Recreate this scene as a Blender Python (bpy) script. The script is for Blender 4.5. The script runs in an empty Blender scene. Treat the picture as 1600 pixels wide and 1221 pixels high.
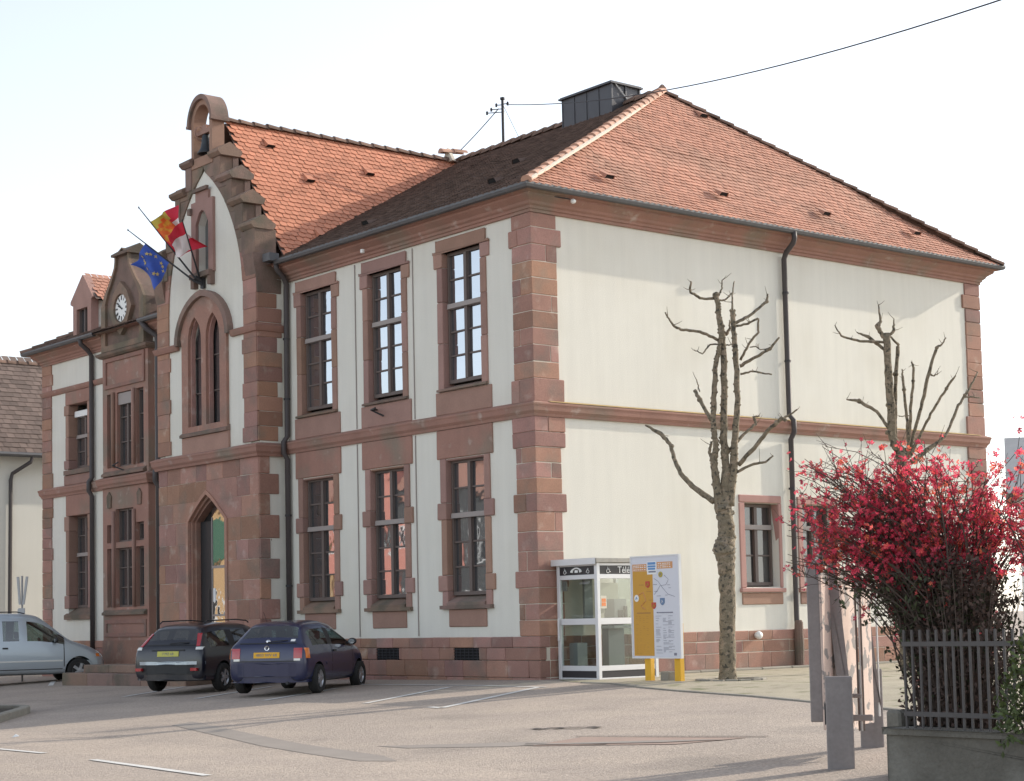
import bpy, bmesh, math, random
from mathutils import Vector, Matrix
from mathutils.geometry import tessellate_polygon
random.seed(11)
SC = bpy.context.scene
COL = SC.collection
# ------------------------------------------------------------------ camera
cam_d = bpy.data.cameras.new('camera'); cam = bpy.data.objects.new('camera', cam_d); COL.objects.link(cam)
YAW, PITCH, ROLL = 0.88410, 0.0749, -0.0215
_cy, _sy, _cp, _sp = math.cos(YAW), math.sin(YAW), math.cos(PITCH), math.sin(PITCH)
_f = Vector((-_sy*_cp, _cy*_cp, _sp)); _r = Vector((_cy, _sy, 0)); _u = _r.cross(_f)
_c, _s = math.cos(ROLL), math.sin(ROLL)
_R, _U = _c*_r + _s*_u, -_s*_r + _c*_u
cam.matrix_world = Matrix(((_R.x, _U.x, -_f.x, 24.7345), (_R.y, _U.y, -_f.y, -20.8426), (_R.z, _U.z, -_f.z, 1.062), (0, 0, 0, 1)))
cam_d.sensor_width = 36; cam_d.lens = 36*2827.56/1600; cam_d.shift_y = 147.15/1600
cam_d.clip_start = 0.1; cam_d.clip_end = 3000
SC.camera = cam
# ------------------------------------------------------------------ light
SUN = Vector((0.150, 0.893, 0.424)).normalized()
EL = math.asin(SUN.z); AZ = math.atan2(SUN.x, SUN.y)
world = bpy.data.worlds.new('World'); SC.world = world; world.use_nodes = True
_n = world.node_tree.nodes; _l = world.node_tree.links
_bg = _n['Background']
_sky = _n.new('ShaderNodeTexSky'); _sky.sky_type = 'NISHITA'; _sky.sun_disc = False
_sky.sun_elevation = EL; _sky.sun_rotation = AZ; _sky.altitude = 150
_sky.air_density = 1.0; _sky.dust_density = 1.2; _sky.ozone_density = 1.0
_hs = _n.new('ShaderNodeHueSaturation'); _hs.inputs['Saturation'].default_value = 0.44
_l.new(_sky.outputs[0], _hs.inputs['Color']); _l.new(_hs.outputs[0], _bg.inputs[0])
_bg.inputs[1].default_value = 0.13
sd = bpy.data.lights.new('sun', 'SUN'); sun = bpy.data.objects.new('sun', sd); COL.objects.link(sun)
sd.energy = 2.0; sd.angle = math.radians(0.6); sd.color = (1.0, 0.90, 0.76)
sun.rotation_euler = SUN.to_track_quat('Z', 'Y').to_euler(); sun.location = (0, 60, 40)
SC.view_settings.view_transform = 'Standard'; SC.view_settings.look = 'None'
SC.view_settings.gamma = 1; SC.view_settings.use_curve_mapping = False
SC.view_settings.exposure = 1.14
SC.cycles.max_bounces = 6; SC.cycles.diffuse_bounces = 3; SC.cycles.glossy_bounces = 3; SC.cycles.transparent_max_bounces = 8
SC.cycles.use_adaptive_sampling = True

# ------------------------------------------------------------------ materials
def mat(name, col, rough=.8, metal=0., noise=0., nscale=3., fine=0., fscale=60., obj=0., isl=0., bump=0., bscale=80., spec=.5, hue=0., streak=0., coat=0., tint=None, tint2=None):
    m = bpy.data.materials.new(name); m.use_nodes = True
    N = m.node_tree.nodes; L = m.node_tree.links; P = N['Principled BSDF']
    P.inputs['Roughness'].default_value = rough; P.inputs['Metallic'].default_value = metal
    P.inputs['Specular IOR Level'].default_value = spec
    if coat: P.inputs['Coat Weight'].default_value = coat; P.inputs['Coat Roughness'].default_value = .05
    tc = N.new('ShaderNodeTexCoord')
    src = None
    rgb = N.new('ShaderNodeRGB'); rgb.outputs[0].default_value = (*col, 1); cur = rgb.outputs[0]
    def mul(cur, fac_socket, lo, hi):
        mr = N.new('ShaderNodeMapRange'); mr.inputs[3].default_value = lo; mr.inputs[4].default_value = hi
        L.new(fac_socket, mr.inputs[0])
        mx = N.new('ShaderNodeMix'); mx.data_type = 'RGBA'; mx.blend_type = 'MULTIPLY'; mx.inputs[0].default_value = 1
        L.new(cur, mx.inputs[6]); L.new(mr.outputs[0], mx.inputs[7]); return mx.outputs[2]
    geo = N.new('ShaderNodeNewGeometry')
    def nz(scale, detail=4, stretch=None):
        t = N.new('ShaderNodeTexNoise'); t.inputs['Scale'].default_value = scale; t.inputs['Detail'].default_value = detail
        if stretch:
            mp = N.new('ShaderNodeMapping'); mp.inputs['Scale'].default_value = stretch
            L.new(geo.outputs['Position'], mp.inputs[0]); L.new(mp.outputs[0], t.inputs['Vector'])
        else: L.new(geo.outputs['Position'], t.inputs['Vector'])
        return t
    for tint in [q_ for q_ in (tint, tint2) if q_]:
        t = nz(tint[1]); mr = N.new('ShaderNodeMapRange'); mr.inputs[1].default_value = tint[2]; mr.inputs[2].default_value = tint[3]
        L.new(t.outputs[0], mr.inputs[0]); mx = N.new('ShaderNodeMix'); mx.data_type = 'RGBA'
        L.new(mr.outputs[0], mx.inputs[0]); L.new(cur, mx.inputs[6]); mx.inputs[7].default_value = (*tint[0], 1); cur = mx.outputs[2]
    if noise: cur = mul(cur, nz(nscale, 5).outputs[0], 1-noise, 1+noise)
    if fine: cur = mul(cur, nz(fscale, 2).outputs[0], 1-fine, 1+fine)
    if streak: cur = mul(cur, nz(1.0, 4, (6, 6, .5)).outputs[0], 1-streak, 1+streak*.6)
    if obj:
        oi = N.new('ShaderNodeObjectInfo'); cur = mul(cur, oi.outputs['Random'], 1-obj, 1+obj)
    if isl: cur = mul(cur, geo.outputs['Random Per Island'], 1-isl, 1+isl)
    if hue:
        oi = N.new('ShaderNodeObjectInfo'); h = N.new('ShaderNodeHueSaturation')
        mr = N.new('ShaderNodeMapRange'); mr.inputs[3].default_value = .5-hue; mr.inputs[4].default_value = .5+hue
        mm = N.new('ShaderNodeMath'); mm.operation = 'FRACT'; m2 = N.new('ShaderNodeMath'); m2.operation = 'MULTIPLY'; m2.inputs[1].default_value = 7.31
        L.new(oi.outputs['Random'], m2.inputs[0]); L.new(m2.outputs[0], mm.inputs[0]); L.new(mm.outputs[0], mr.inputs[0])
        L.new(mr.outputs[0], h.inputs['Hue']); 
        m3 = N.new('ShaderNodeMapRange'); m3.inputs[3].default_value = 1-hue*9; m3.inputs[4].default_value = 1+hue*5; L.new(mm.outputs[0], m3.inputs[0]); L.new(m3.outputs[0], h.inputs['Saturation'])
        L.new(cur, h.inputs['Color']); cur = h.outputs[0]
    L.new(cur, P.inputs['Base Color'])
    if bump:
        t = nz(bscale, 3); b = N.new('ShaderNodeBump'); b.inputs['Strength'].default_value = bump; b.inputs['Distance'].default_value = .02
        L.new(t.outputs[0], b.inputs['Height']); L.new(b.outputs[0], P.inputs['Normal'])
    return m
def glassy(name, dark, refl, rough=.03, tint=(.72, .76, .82)):
    m = bpy.data.materials.new(name); m.use_nodes = True
    N = m.node_tree.nodes; L = m.node_tree.links; P = N['Principled BSDF']
    P.inputs['Base Color'].default_value = (*dark, 1); P.inputs['Roughness'].default_value = .5
    g = N.new('ShaderNodeBsdfGlossy'); g.inputs['Roughness'].default_value = rough; g.inputs['Color'].default_value = (*tint, 1)
    lw = N.new('ShaderNodeFresnel'); lw.inputs['IOR'].default_value = 1.5
    mr = N.new('ShaderNodeMapRange'); mr.inputs[3].default_value = refl; mr.inputs[4].default_value = 1; L.new(lw.outputs[0], mr.inputs[0])
    ms = N.new('ShaderNodeMixShader'); L.new(mr.outputs[0], ms.inputs[0]); L.new(P.outputs[0], ms.inputs[1]); L.new(g.outputs[0], ms.inputs[2])
    t = N.new('ShaderNodeTexNoise'); t.inputs['Scale'].default_value = 2.2; b = N.new('ShaderNodeBump'); b.inputs['Strength'].default_value = .12; b.inputs['Distance'].default_value = .02
    gg = N.new('ShaderNodeNewGeometry'); L.new(gg.outputs['Position'], t.inputs['Vector'])
    L.new(t.outputs[0], b.inputs['Height']); L.new(b.outputs[0], g.inputs['Normal'])
    L.new(ms.outputs[0], N['Material Output'].inputs['Surface'])
    return m
def clear(name, tint=(.93, .96, .95), k=.12):
    m = bpy.data.materials.new(name); m.use_nodes = True
    N = m.node_tree.nodes; L = m.node_tree.links
    tr = N.new('ShaderNodeBsdfTransparent'); tr.inputs[0].default_value = (*tint, 1)
    g = N.new('ShaderNodeBsdfGlossy'); g.inputs['Roughness'].default_value = .03
    ms = N.new('ShaderNodeMixShader'); ms.inputs[0].default_value = k; L.new(tr.outputs[0], ms.inputs[1]); L.new(g.outputs[0], ms.inputs[2])
    L.new(ms.outputs[0], N['Material Output'].inputs['Surface']); return m
MAT = {}
MAT['plaster'] = mat('plaster', (.76, .74, .665), .9, noise=.045, nscale=.8, fine=.07, fscale=55, streak=.085, bump=.5, bscale=90, tint=((.69, .66, .57), .45, .5, .8))
MAT['stone'] = mat('sandstone', (.350, .190, .143), .9, noise=.20, nscale=2.6, fine=.22, fscale=38, tint2=((.43, .30, .24), 3.1, .60, .74), obj=.20, hue=.013, bump=.5, bscale=60, tint=((.25, .18, .145), 1.5, .5, .72))
MAT['stone_band'] = mat('sandstone_band', (.345, .19, .148), .9, noise=.20, nscale=1.7, fine=.14, fscale=40, streak=.10, bump=.5, bscale=60, tint=((.25, .20, .155), 1.0, .5, .72), tint2=((.44, .33, .28), 4.0, .62, .76))
MAT['stone_trim'] = mat('sandstone_trim', (.335, .20, .158), .9, noise=.20, nscale=2.5, fine=.14, fscale=45, obj=.14, hue=.012, bump=.4, bscale=60)
MAT['stone_old'] = mat('weathered_sandstone', (.24, .16, .125), .95, noise=.25, nscale=2.5, fine=.18, fscale=35, obj=.18, hue=.012, bump=.6, bscale=40, tint=((.15, .125, .095), 1.8, .45, .65))
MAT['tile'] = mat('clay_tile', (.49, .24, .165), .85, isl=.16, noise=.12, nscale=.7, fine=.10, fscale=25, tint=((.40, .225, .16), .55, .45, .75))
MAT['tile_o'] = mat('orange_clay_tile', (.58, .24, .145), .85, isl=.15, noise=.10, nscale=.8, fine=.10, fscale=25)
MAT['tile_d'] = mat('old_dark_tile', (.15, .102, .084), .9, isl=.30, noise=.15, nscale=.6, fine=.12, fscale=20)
MAT['tile_n'] = mat('grey_brown_tile', (.155, .113, .095), .8, isl=.25, noise=.15, nscale=1, fine=.1)
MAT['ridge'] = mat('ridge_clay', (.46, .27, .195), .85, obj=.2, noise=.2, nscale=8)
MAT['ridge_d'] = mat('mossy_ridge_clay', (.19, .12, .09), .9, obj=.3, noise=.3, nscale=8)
MAT['mortar'] = mat('lime_mortar', (.62, .56, .47), .9, noise=.15, nscale=10)
MAT['zinc'] = mat('zinc', (.13, .13, .135), .55, metal=.6, noise=.2, nscale=4)
MAT['clad'] = mat('chimney_cladding', (.085, .085, .093), .5, metal=.5, noise=.15, nscale=3)
MAT['pipe'] = mat('pipe_paint', (.065, .055, .055), .6, noise=.2, nscale=6)
MAT['frame'] = mat('brown_frame', (.13, .10, .088), .6, noise=.1, nscale=10)
MAT['bar'] = mat('grey_transom', (.32, .28, .26), .6)
MAT['glass'] = glassy('window_glass', (.035, .04, .045), .60)
MAT['glass_side'] = glassy('side_glass', (.03, .028, .026), .07)
MAT['glass_lo'] = glassy('ground_floor_glass', (.03, .034, .036), .38)
MAT['dark'] = mat('dark_void', (.012, .011, .011), .9)
MAT['black'] = mat('black_paint', (.02, .02, .022), .5)
MAT['iron'] = mat('iron', (.05, .05, .055), .6, metal=.5)
MAT['white'] = mat('white_enamel', (.82, .82, .80), .5)
MAT['bell'] = mat('bell_bronze', (.055, .06, .065), .45, metal=.7)
MAT['bark'] = mat('plane_bark', (.20, .165, .115), .95, noise=.4, nscale=14, fine=.4, fscale=50, bump=1.0, bscale=24, tint=((.27, .215, .155), 9, .54, .60), tint2=((.075, .066, .05), 16, .55, .62))
MAT['asphalt'] = mat('road_asphalt', (.38, .318, .268), .95, noise=.12, nscale=.35, fine=.5, fscale=26, bump=.8, bscale=45, tint2=((.25, .215, .185), .45, .58, .80), tint=((.42, .35, .29), .8, .45, .62))
MAT['paint'] = mat('road_paint', (.62, .61, .58), .8, noise=.25, nscale=6, fine=.2, fscale=40)
MAT['patch'] = mat('tar_patch', (.285, .25, .22), .95, noise=.15, nscale=2, fine=.15, fscale=50)
MAT['crack'] = mat('cracked_tar', (.07, .06, .055), .95, noise=.4, nscale=14)
MAT['trench'] = mat('trench_fill', (.34, .245, .20), .95, noise=.15, nscale=2, fine=.18, fscale=50)
MAT['gravel'] = mat('gravel', (.38, .335, .25), .95, noise=.25, nscale=1.5, fine=.3, fscale=45, bump=.6, bscale=50, tint=((.16, .17, .08), 2.2, .55, .7))
MAT['kerb'] = mat('kerb_stone', (.26, .24, .20), .9, noise=.2, nscale=4, fine=.15, fscale=40, obj=.1)
MAT['concrete'] = mat('old_concrete', (.135, .125, .105), .95, noise=.35, nscale=2.2, fine=.2, fscale=30, bump=.6, bscale=30, tint=((.19, .18, .155), 1.6, .5, .65))

# ------------------------------------------------------------------ mesh helpers
class MB:
    def __init__(s): s.v = []; s.f = []; s.m = []
    def add(s, vs, fs, mi=0):
        b = len(s.v); s.v += [tuple(v) for v in vs]; s.f += [tuple(b+i for i in f) for f in fs]; s.m += [mi]*len(fs)
    def box(s, x0, x1, y0, y1, z0, z1, mi=0):
        s.add([(x0,y0,z0),(x1,y0,z0),(x1,y1,z0),(x0,y1,z0),(x0,y0,z1),(x1,y0,z1),(x1,y1,z1),(x0,y1,z1)],
              [(0,3,2,1),(4,5,6,7),(0,1,5,4),(1,2,6,5),(2,3,7,6),(3,0,4,7)], mi)
    def obox(s, c, ax, ay, az, mi=0):   # oriented box: centre and three half-axis vectors
        c, ax, ay, az = map(Vector, (c, ax, ay, az))
        s.add([c+i*ax+j*ay+k*az for k in (-1,1) for (i,j) in ((-1,-1),(1,-1),(1,1),(-1,1))],
              [(0,3,2,1),(4,5,6,7),(0,1,5,4),(1,2,6,5),(2,3,7,6),(3,0,4,7)], mi)
    def tube(s, pts, rad, n=8, mi=0, cap=True):
        pts = [Vector(p) for p in pts]; rr = rad if isinstance(rad, (list, tuple)) else [rad]*len(pts)
        ring = []; ref = None
        for i, p in enumerate(pts):
            a = pts[max(i-1, 0)]; b = pts[min(i+1, len(pts)-1)]; t = (b-a)
            t = t.normalized() if t.length > 1e-9 else Vector((0,0,1))
            if ref is None: ref = Vector((0,0,1)) if abs(t.z) < .9 else Vector((1,0,0))
            x = ref - t*ref.dot(t)
            if x.length < 1e-4: x = Vector((1,0,0)) - t*t.x
            x.normalize(); ref = x; y = t.cross(x)
            ring += [p + rr[i]*(math.cos(2*math.pi*k/n)*x + math.sin(2*math.pi*k/n)*y) for k in range(n)]
        fs = []
        for i in range(len(pts)-1):
            for k in range(n):
                k2 = (k+1) % n; fs.append((i*n+k, i*n+k2, (i+1)*n+k2, (i+1)*n+k))
        if cap:
            fs.append(tuple(reversed(range(n)))); fs.append(tuple((len(pts)-1)*n+k for k in range(n)))
        s.add(ring, fs, mi)
    def lathe(s, prof, c=(0,0,0), axis='z', n=20, mi=0, closed=False):
        c = Vector(c); vs = []; fs = []
        for (r, h) in prof:
            for k in range(n):
                a = 2*math.pi*k/n; p = (r*math.cos(a), r*math.sin(a), h)
                if axis == 'y': p = (p[0], p[2], p[1])
                if axis == 'x': p = (p[2], p[0], p[1])
                vs.append(c+Vector(p))
        q = len(prof)
        for i in range(q-1 if not closed else q):
            for k in range(n):
                k2 = (k+1) % n; j = (i+1) % q
                fs.append((i*n+k, i*n+k2, j*n+k2, j*n+k))
        s.add(vs, fs, mi)
    def prism(s, outer, y0, y1, holes=(), axis='y', mi=0):   # polygon in XZ extruded along y (or in YZ along x, or in XY along z)
        loops = [list(outer)] + [list(h) for h in holes]
        def P(a, b, t): return (a, t, b) if axis == 'y' else ((t, a, b) if axis == 'x' else (a, b, t))
        flat = [q for lp in loops for q in lp]; n = len(flat)
        tris = tessellate_polygon([[Vector((a, b, 0)) for a, b in lp] for lp in loops])
        vs = [P(a, b, y0) for a, b in flat] + [P(a, b, y1) for a, b in flat]
        fs = [t for t in tris] + [tuple(i+n for i in reversed(t)) for t in tris]
        o = 0
        for lp in loops:
            k = len(lp)
            for i in range(k): fs.append((o+i, o+(i+1) % k, n+o+(i+1) % k, n+o+i))
            o += k
        s.add(vs, fs, mi)
    def sweep(s, path, offs, prof, mi=0, caps=True):  # path: base (x,y) points; offs: outward mitre direction per point; prof: (out, z) closed outline
        n = len(prof); vs = []; fs = []
        for (x, y), (ox, oy) in zip(path, offs):
            vs += [(x+ox*d, y+oy*d, z) for d, z in prof]
        for i in range(len(path)-1):
            for k in range(n): fs.append((i*n+k, i*n+(k+1) % n, (i+1)*n+(k+1) % n, (i+1)*n+k))
        if caps: fs += [tuple(range(n)), tuple((len(path)-1)*n+k for k in reversed(range(n)))]
        s.add(vs, fs, mi)
    def build(s, name, m, parent=None, smooth=False, loc=None, fix=True, bevel=0):
        me = bpy.data.meshes.new(name); me.from_pydata(s.v, [], s.f); me.update()
        ms = m if isinstance(m, (list, tuple)) else [m]
        for q in ms: me.materials.append(MAT[q] if isinstance(q, str) else q)
        if len(ms) > 1: me.polygons.foreach_set('material_index', s.m)
        if fix or bevel:
            bm = bmesh.new(); bm.from_mesh(me)
            if bevel: bmesh.ops.bevel(bm, geom=bm.edges[:], offset=bevel, segments=1, affect='EDGES')
            if fix: bmesh.ops.recalc_face_normals(bm, faces=bm.faces[:])
            bm.to_mesh(me); bm.free()
        if smooth: me.polygons.foreach_set('use_smooth', [True]*len(me.polygons))
        o = bpy.data.objects.new(name, me); COL.objects.link(o)
        if parent is not None: o.parent = parent
        if loc is not None: o.location = loc
        return o
def link(name, me, parent=None, loc=(0,0,0), rot=(0,0,0), scale=(1,1,1)):
    o = bpy.data.objects.new(name, me); COL.objects.link(o); o.location = loc; o.rotation_euler = rot; o.scale = scale
    if parent is not None: o.parent = parent
    return o
def tag(o, label=None, cat=None, group=None, kind=None):
    if label: o['label'] = label
    if cat: o['category'] = cat
    if group: o['group'] = group
    if kind: o['kind'] = kind
    return o
def thing(name, label, cat, loc=(0,0,0), rz=0., group=None):
    o = bpy.data.objects.new(name, None); COL.objects.link(o); o.location = loc; o.rotation_euler = (0,0,rz); o.empty_display_size = .3
    return tag(o, label, cat, group)
def gz(x, y):
    a = .043*max(y, -9.5) if y < 0 else 0
    return a + .010*max(min(x, 0), -20)
def stone(name, x0, x1, y0, y1, z0, z1, parent, m='stone', g=.003, bev=.013, jit=.007):
    b = MB(); j = random.uniform(-jit, jit)
    b.box(x0+g, x1-g, y0, y1, z0+g, z1-g)
    for i in range(8): b.v[i] = tuple(c+random.uniform(-jit, jit)*.6 for c in b.v[i])
    return b.build(name, m, parent, bevel=bev)
TREE_A_BASE=(3.75, 0.95, -0.05)
TREE_A_TRUNK=[(3.724, 0.918, -0.104, 0.1592), (3.718, 0.911, 0.034, 0.1453), (3.724, 0.919, 0.723, 0.1315), (3.738, 0.935, 1.416, 0.1315), (3.74, 0.938, 1.763, 0.135), (3.73, 0.926, 2.041, 0.1592), (3.719, 0.913, 2.181, 0.1938), (3.744, 0.943, 2.319, 0.1453), (3.751, 0.951, 2.458, 0.1315), (3.736, 0.933, 2.703, 0.135), (3.723, 0.917, 2.843, 0.1384), (3.725, 0.92, 2.941, 0.1211), (3.731, 0.927, 3.018, 0.0761), (3.737, 0.934, 3.08, 0.0173)]
TREE_A_STEMS=[[(3.687, 0.873, 2.86, 0.0987), (3.663, 0.814, 3.325, 0.0691), (3.661, 0.792, 3.657, 0.0592), (3.692, 0.817, 3.855, 0.0493), (3.686, 0.789, 4.188, 0.046), (3.705, 0.781, 4.687, 0.046), (3.753, 0.804, 5.251, 0.0411), (3.801, 0.846, 5.516, 0.0329), (3.83, 0.871, 5.682, 0.0296)], [(3.74, 0.938, 2.891, 0.0987), (3.767, 0.961, 3.522, 0.0691), (3.755, 0.938, 4.022, 0.0625), (3.782, 0.957, 4.856, 0.0559), (3.793, 0.96, 5.527, 0.0526), (3.785, 0.946, 5.795, 0.0559), (3.755, 0.904, 6.099, 0.0428), (3.741, 0.883, 6.369, 0.0428), (3.743, 0.884, 6.443, 0.0493)], [(3.782, 0.989, 2.89, 0.0904), (3.854, 1.045, 3.485, 0.0691), (3.894, 1.065, 4.015, 0.0559), (3.95, 1.097, 4.679, 0.0493), (3.962, 1.076, 5.346, 0.046), (3.958, 1.05, 5.747, 0.0395), (3.959, 1.029, 6.141, 0.0428)]]
TREE_A_LIMBS=[[(3.701, 0.89, 6.376, 0.023), (3.655, 0.629, 6.351, 0.023), (3.628, 0.379, 6.445, 0.023), (3.712, 0.315, 6.602, 0.0148)], [(3.73, 0.925, 6.426, 0.0197), (3.792, 0.971, 6.539, 0.0132), (3.81, 0.963, 6.677, 0.0115)], [(3.753, 0.954, 6.334, 0.0164), (3.776, 1.075, 6.365, 0.0148), (3.783, 1.228, 6.498, 0.0132), (3.733, 1.337, 6.704, 0.0115)], [(3.885, 1.115, 6.15, 0.0197), (3.796, 1.214, 6.495, 0.0132)], [(3.9, 1.134, 5.947, 0.0296), (3.993, 1.414, 6.094, 0.0263), (4.087, 1.74, 6.348, 0.023), (4.069, 1.79, 6.482, 0.0148)], [(3.91, 1.145, 5.896, 0.0214), (4.067, 1.23, 5.915, 0.0197), (4.261, 1.327, 5.997, 0.0181)], [(4.154, 1.443, 6.023, 0.0148), (4.141, 1.446, 5.789, 0.0197), (4.041, 1.341, 5.625, 0.0214), (3.922, 1.223, 5.328, 0.023)], [(3.943, 1.186, 5.222, 0.0296), (4.151, 1.308, 5.34, 0.0263), (4.387, 1.447, 5.471, 0.023), (4.545, 1.516, 5.656, 0.0148)], [(3.947, 1.191, 5.088, 0.0181), (4.13, 1.273, 5.122, 0.0164), (4.443, 1.414, 5.037, 0.0132)], [(3.73, 0.925, 5.66, 0.0263), (3.668, 0.546, 5.795, 0.0247), (3.588, 0.162, 5.806, 0.023), (3.568, 0.022, 5.863, 0.0197), (3.588, -0.172, 6.058, 0.0115)], [(3.722, 0.916, 5.6, 0.0148), (3.672, 0.768, 5.588, 0.0132), (3.642, 0.604, 5.424, 0.0115), (3.6, 0.461, 5.485, 0.0082)], [(3.624, 0.797, 4.328, 0.0362), (3.401, 0.813, 4.621, 0.0329), (3.219, 0.831, 4.871, 0.0329)], [(3.509, 0.656, 4.807, 0.0115), (3.417, 0.686, 5.015, 0.0099)], [(3.626, 0.799, 2.962, 0.0559), (3.298, 0.671, 3.213, 0.046), (3.089, 0.605, 3.428, 0.0428), (2.919, 0.596, 3.711, 0.0362), (2.819, 0.633, 3.958, 0.0329), (2.636, 0.584, 4.176, 0.0395), (2.373, 0.466, 4.342, 0.0148)], [(3.785, 0.992, 3.772, 0.0329), (3.835, 1.297, 4.065, 0.0263), (3.9, 1.577, 4.275, 0.0247), (3.839, 1.584, 4.4, 0.0197), (3.875, 1.697, 4.419, 0.0132)], [(3.894, 1.126, 3.568, 0.0395), (4.176, 1.213, 3.83, 0.0362), (4.434, 1.283, 4.092, 0.0329), (4.676, 1.365, 4.287, 0.0329), (4.746, 1.391, 4.232, 0.0296)], [(4.379, 1.717, 4.319, 0.0197), (4.585, 1.85, 4.463, 0.0148)], [(3.871, 1.097, 3.445, 0.0263), (4.019, 1.369, 3.584, 0.023), (4.122, 1.55, 3.616, 0.0197), (4.183, 1.669, 3.716, 0.0132)], [(3.806, 1.018, 5.765, 0.0296), (3.823, 1.1, 5.871, 0.0197), (3.79, 1.127, 6.013, 0.0115)], [(3.618, 0.789, 3.661, 0.0263), (3.547, 0.811, 3.801, 0.0263), (3.511, 0.897, 3.975, 0.023)], [(3.802, 1.014, 5.58, 0.0132), (3.843, 1.188, 5.606, 0.0099)], [(4.055, 1.323, 5.538, 0.0115), (4.159, 1.357, 5.544, 0.0099), (4.217, 1.365, 5.486, 0.0082), (4.353, 1.411, 5.472, 0.0066)]]
TREE_B_BASE=(3.7, 5.514, 0.0)
TREE_B_TRUNK=[(3.713, 5.529, -0.127, 0.1178), (3.756, 5.582, 1.885, 0.1102), (3.778, 5.609, 3.416, 0.1026), (3.739, 5.561, 4.014, 0.095), (3.659, 5.463, 4.228, 0.0798), (3.651, 5.455, 4.962, 0.076), (3.641, 5.441, 5.544, 0.0722), (3.631, 5.43, 6.185, 0.0646)]
TREE_B_LIMBS=[[(3.69, 5.502, 4.227, 0.0342), (3.632, 5.629, 5.17, 0.0361), (3.613, 5.771, 5.962, 0.0361)], [(3.82, 5.66, 3.837, 0.0418), (3.846, 5.695, 4.183, 0.0304), (3.826, 5.674, 4.725, 0.0285), (3.802, 5.649, 5.326, 0.0247), (3.793, 5.64, 5.509, 0.0114)], [(3.829, 5.671, 3.914, 0.038), (3.946, 5.612, 4.401, 0.0285), (4.029, 5.559, 4.774, 0.0285), (4.198, 5.471, 5.478, 0.0247), (4.191, 5.415, 5.582, 0.0133)], [(3.845, 5.69, 3.875, 0.0418), (3.888, 5.733, 4.181, 0.0304), (4.013, 5.865, 4.794, 0.0323), (4.135, 5.992, 5.446, 0.0323), (4.235, 6.098, 5.887, 0.0266), (4.302, 6.175, 5.943, 0.0171), (4.355, 6.236, 6.065, 0.0114)], [(3.858, 5.706, 3.913, 0.038), (4.106, 5.749, 4.354, 0.0266), (4.381, 5.816, 4.79, 0.0247), (4.697, 5.917, 5.22, 0.0228), (4.761, 5.94, 5.298, 0.0114)], [(3.867, 5.718, 3.797, 0.057), (4.103, 6.423, 4.272, 0.0285), (4.144, 6.813, 4.874, 0.0266), (4.195, 7.049, 5.158, 0.0228), (4.241, 7.312, 5.519, 0.0133)], [(4.517, 6.51, 4.964, 0.0152), (4.587, 6.666, 4.974, 0.0133), (4.648, 6.803, 4.96, 0.0095)], [(3.597, 5.389, 6.097, 0.0342), (3.523, 5.313, 6.327, 0.0494), (3.562, 5.366, 6.404, 0.0228), (3.537, 5.354, 6.71, 0.0133)], [(3.595, 5.386, 6.012, 0.0266), (3.367, 5.0, 6.03, 0.0247), (3.187, 4.691, 6.126, 0.019), (3.142, 4.579, 6.324, 0.0095)], [(3.607, 5.4, 5.871, 0.0304), (3.342, 5.272, 6.134, 0.0342), (3.161, 5.168, 6.239, 0.0114)], [(3.667, 5.474, 6.145, 0.0266), (3.714, 5.54, 6.222, 0.0304), (3.716, 5.563, 6.446, 0.0095)], [(3.667, 5.473, 6.126, 0.019), (3.725, 5.661, 5.958, 0.0266)], [(3.622, 5.418, 4.422, 0.0342), (3.42, 5.338, 4.748, 0.0304), (3.149, 5.172, 4.961, 0.0342), (2.961, 5.043, 5.005, 0.0114)], [(4.109, 6.013, 5.431, 0.0266), (4.161, 6.077, 5.363, 0.0114), (4.222, 6.153, 5.416, 0.0076)], [(3.863, 5.713, 4.646, 0.0114), (3.75, 5.554, 4.637, 0.0076)]]
# ================================================================== ground
def ground_grid():
    xs = [-900,-400,-200,-100,-60,-40,-30]+[-25+i*2.5 for i in range(27)]+[50,70,100,200,400,900]
    ys = [-900,-400,-200,-100,-60,-40,-30,-20,-15,-12,-10.5,-9.5,-8,-6,-4,-2,-1,0,1,3,6,10,15,25,40,70,120,250,500,1400]
    b = MB(); n = len(ys)
    b.add([(x, y, gz(x, y)) for x in xs for y in ys], [(i*n+j, (i+1)*n+j, (i+1)*n+j+1, i*n+j+1) for i in range(len(xs)-1) for j in range(n-1)])
    return tag(b.build('ground', 'asphalt'), kind='structure')
ground = ground_grid()
def sheet(name, poly, m, dz=.004, parent=None, step=.7, kind=None):
    """thin sheet following the ground, cut into small pieces along its length"""
    bm = bmesh.new(); vs = [bm.verts.new((x, y, 0)) for x, y in poly]; bm.faces.new(vs)
    for ax in (0, 1):
        lo = min(p[ax] for p in poly); hi = max(p[ax] for p in poly); k = lo+step
        cuts = [-9.5, 0] if ax == 1 else [0]
        while k < hi: cuts.append(k); k += step
        for c in cuts:
            co = (c, 0, 0) if ax == 0 else (0, c, 0); no = (1,0,0) if ax == 0 else (0,1,0)
            bmesh.ops.bisect_plane(bm, geom=bm.verts[:]+bm.edges[:]+bm.faces[:], plane_co=co, plane_no=no)
    for v in bm.verts: v.co.z = gz(v.co.x, v.co.y)+dz
    bmesh.ops.recalc_face_normals(bm, faces=bm.faces[:])
    me = bpy.data.meshes.new(name); bm.to_mesh(me); bm.free(); me.materials.append(MAT[m])
    if me.polygons and me.polygons[0].normal.z < 0: me.flip_normals()
    o = bpy.data.objects.new(name, me); COL.objects.link(o)
    if parent: o.parent = parent
    if kind: o['kind'] = kind
    return o
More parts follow.
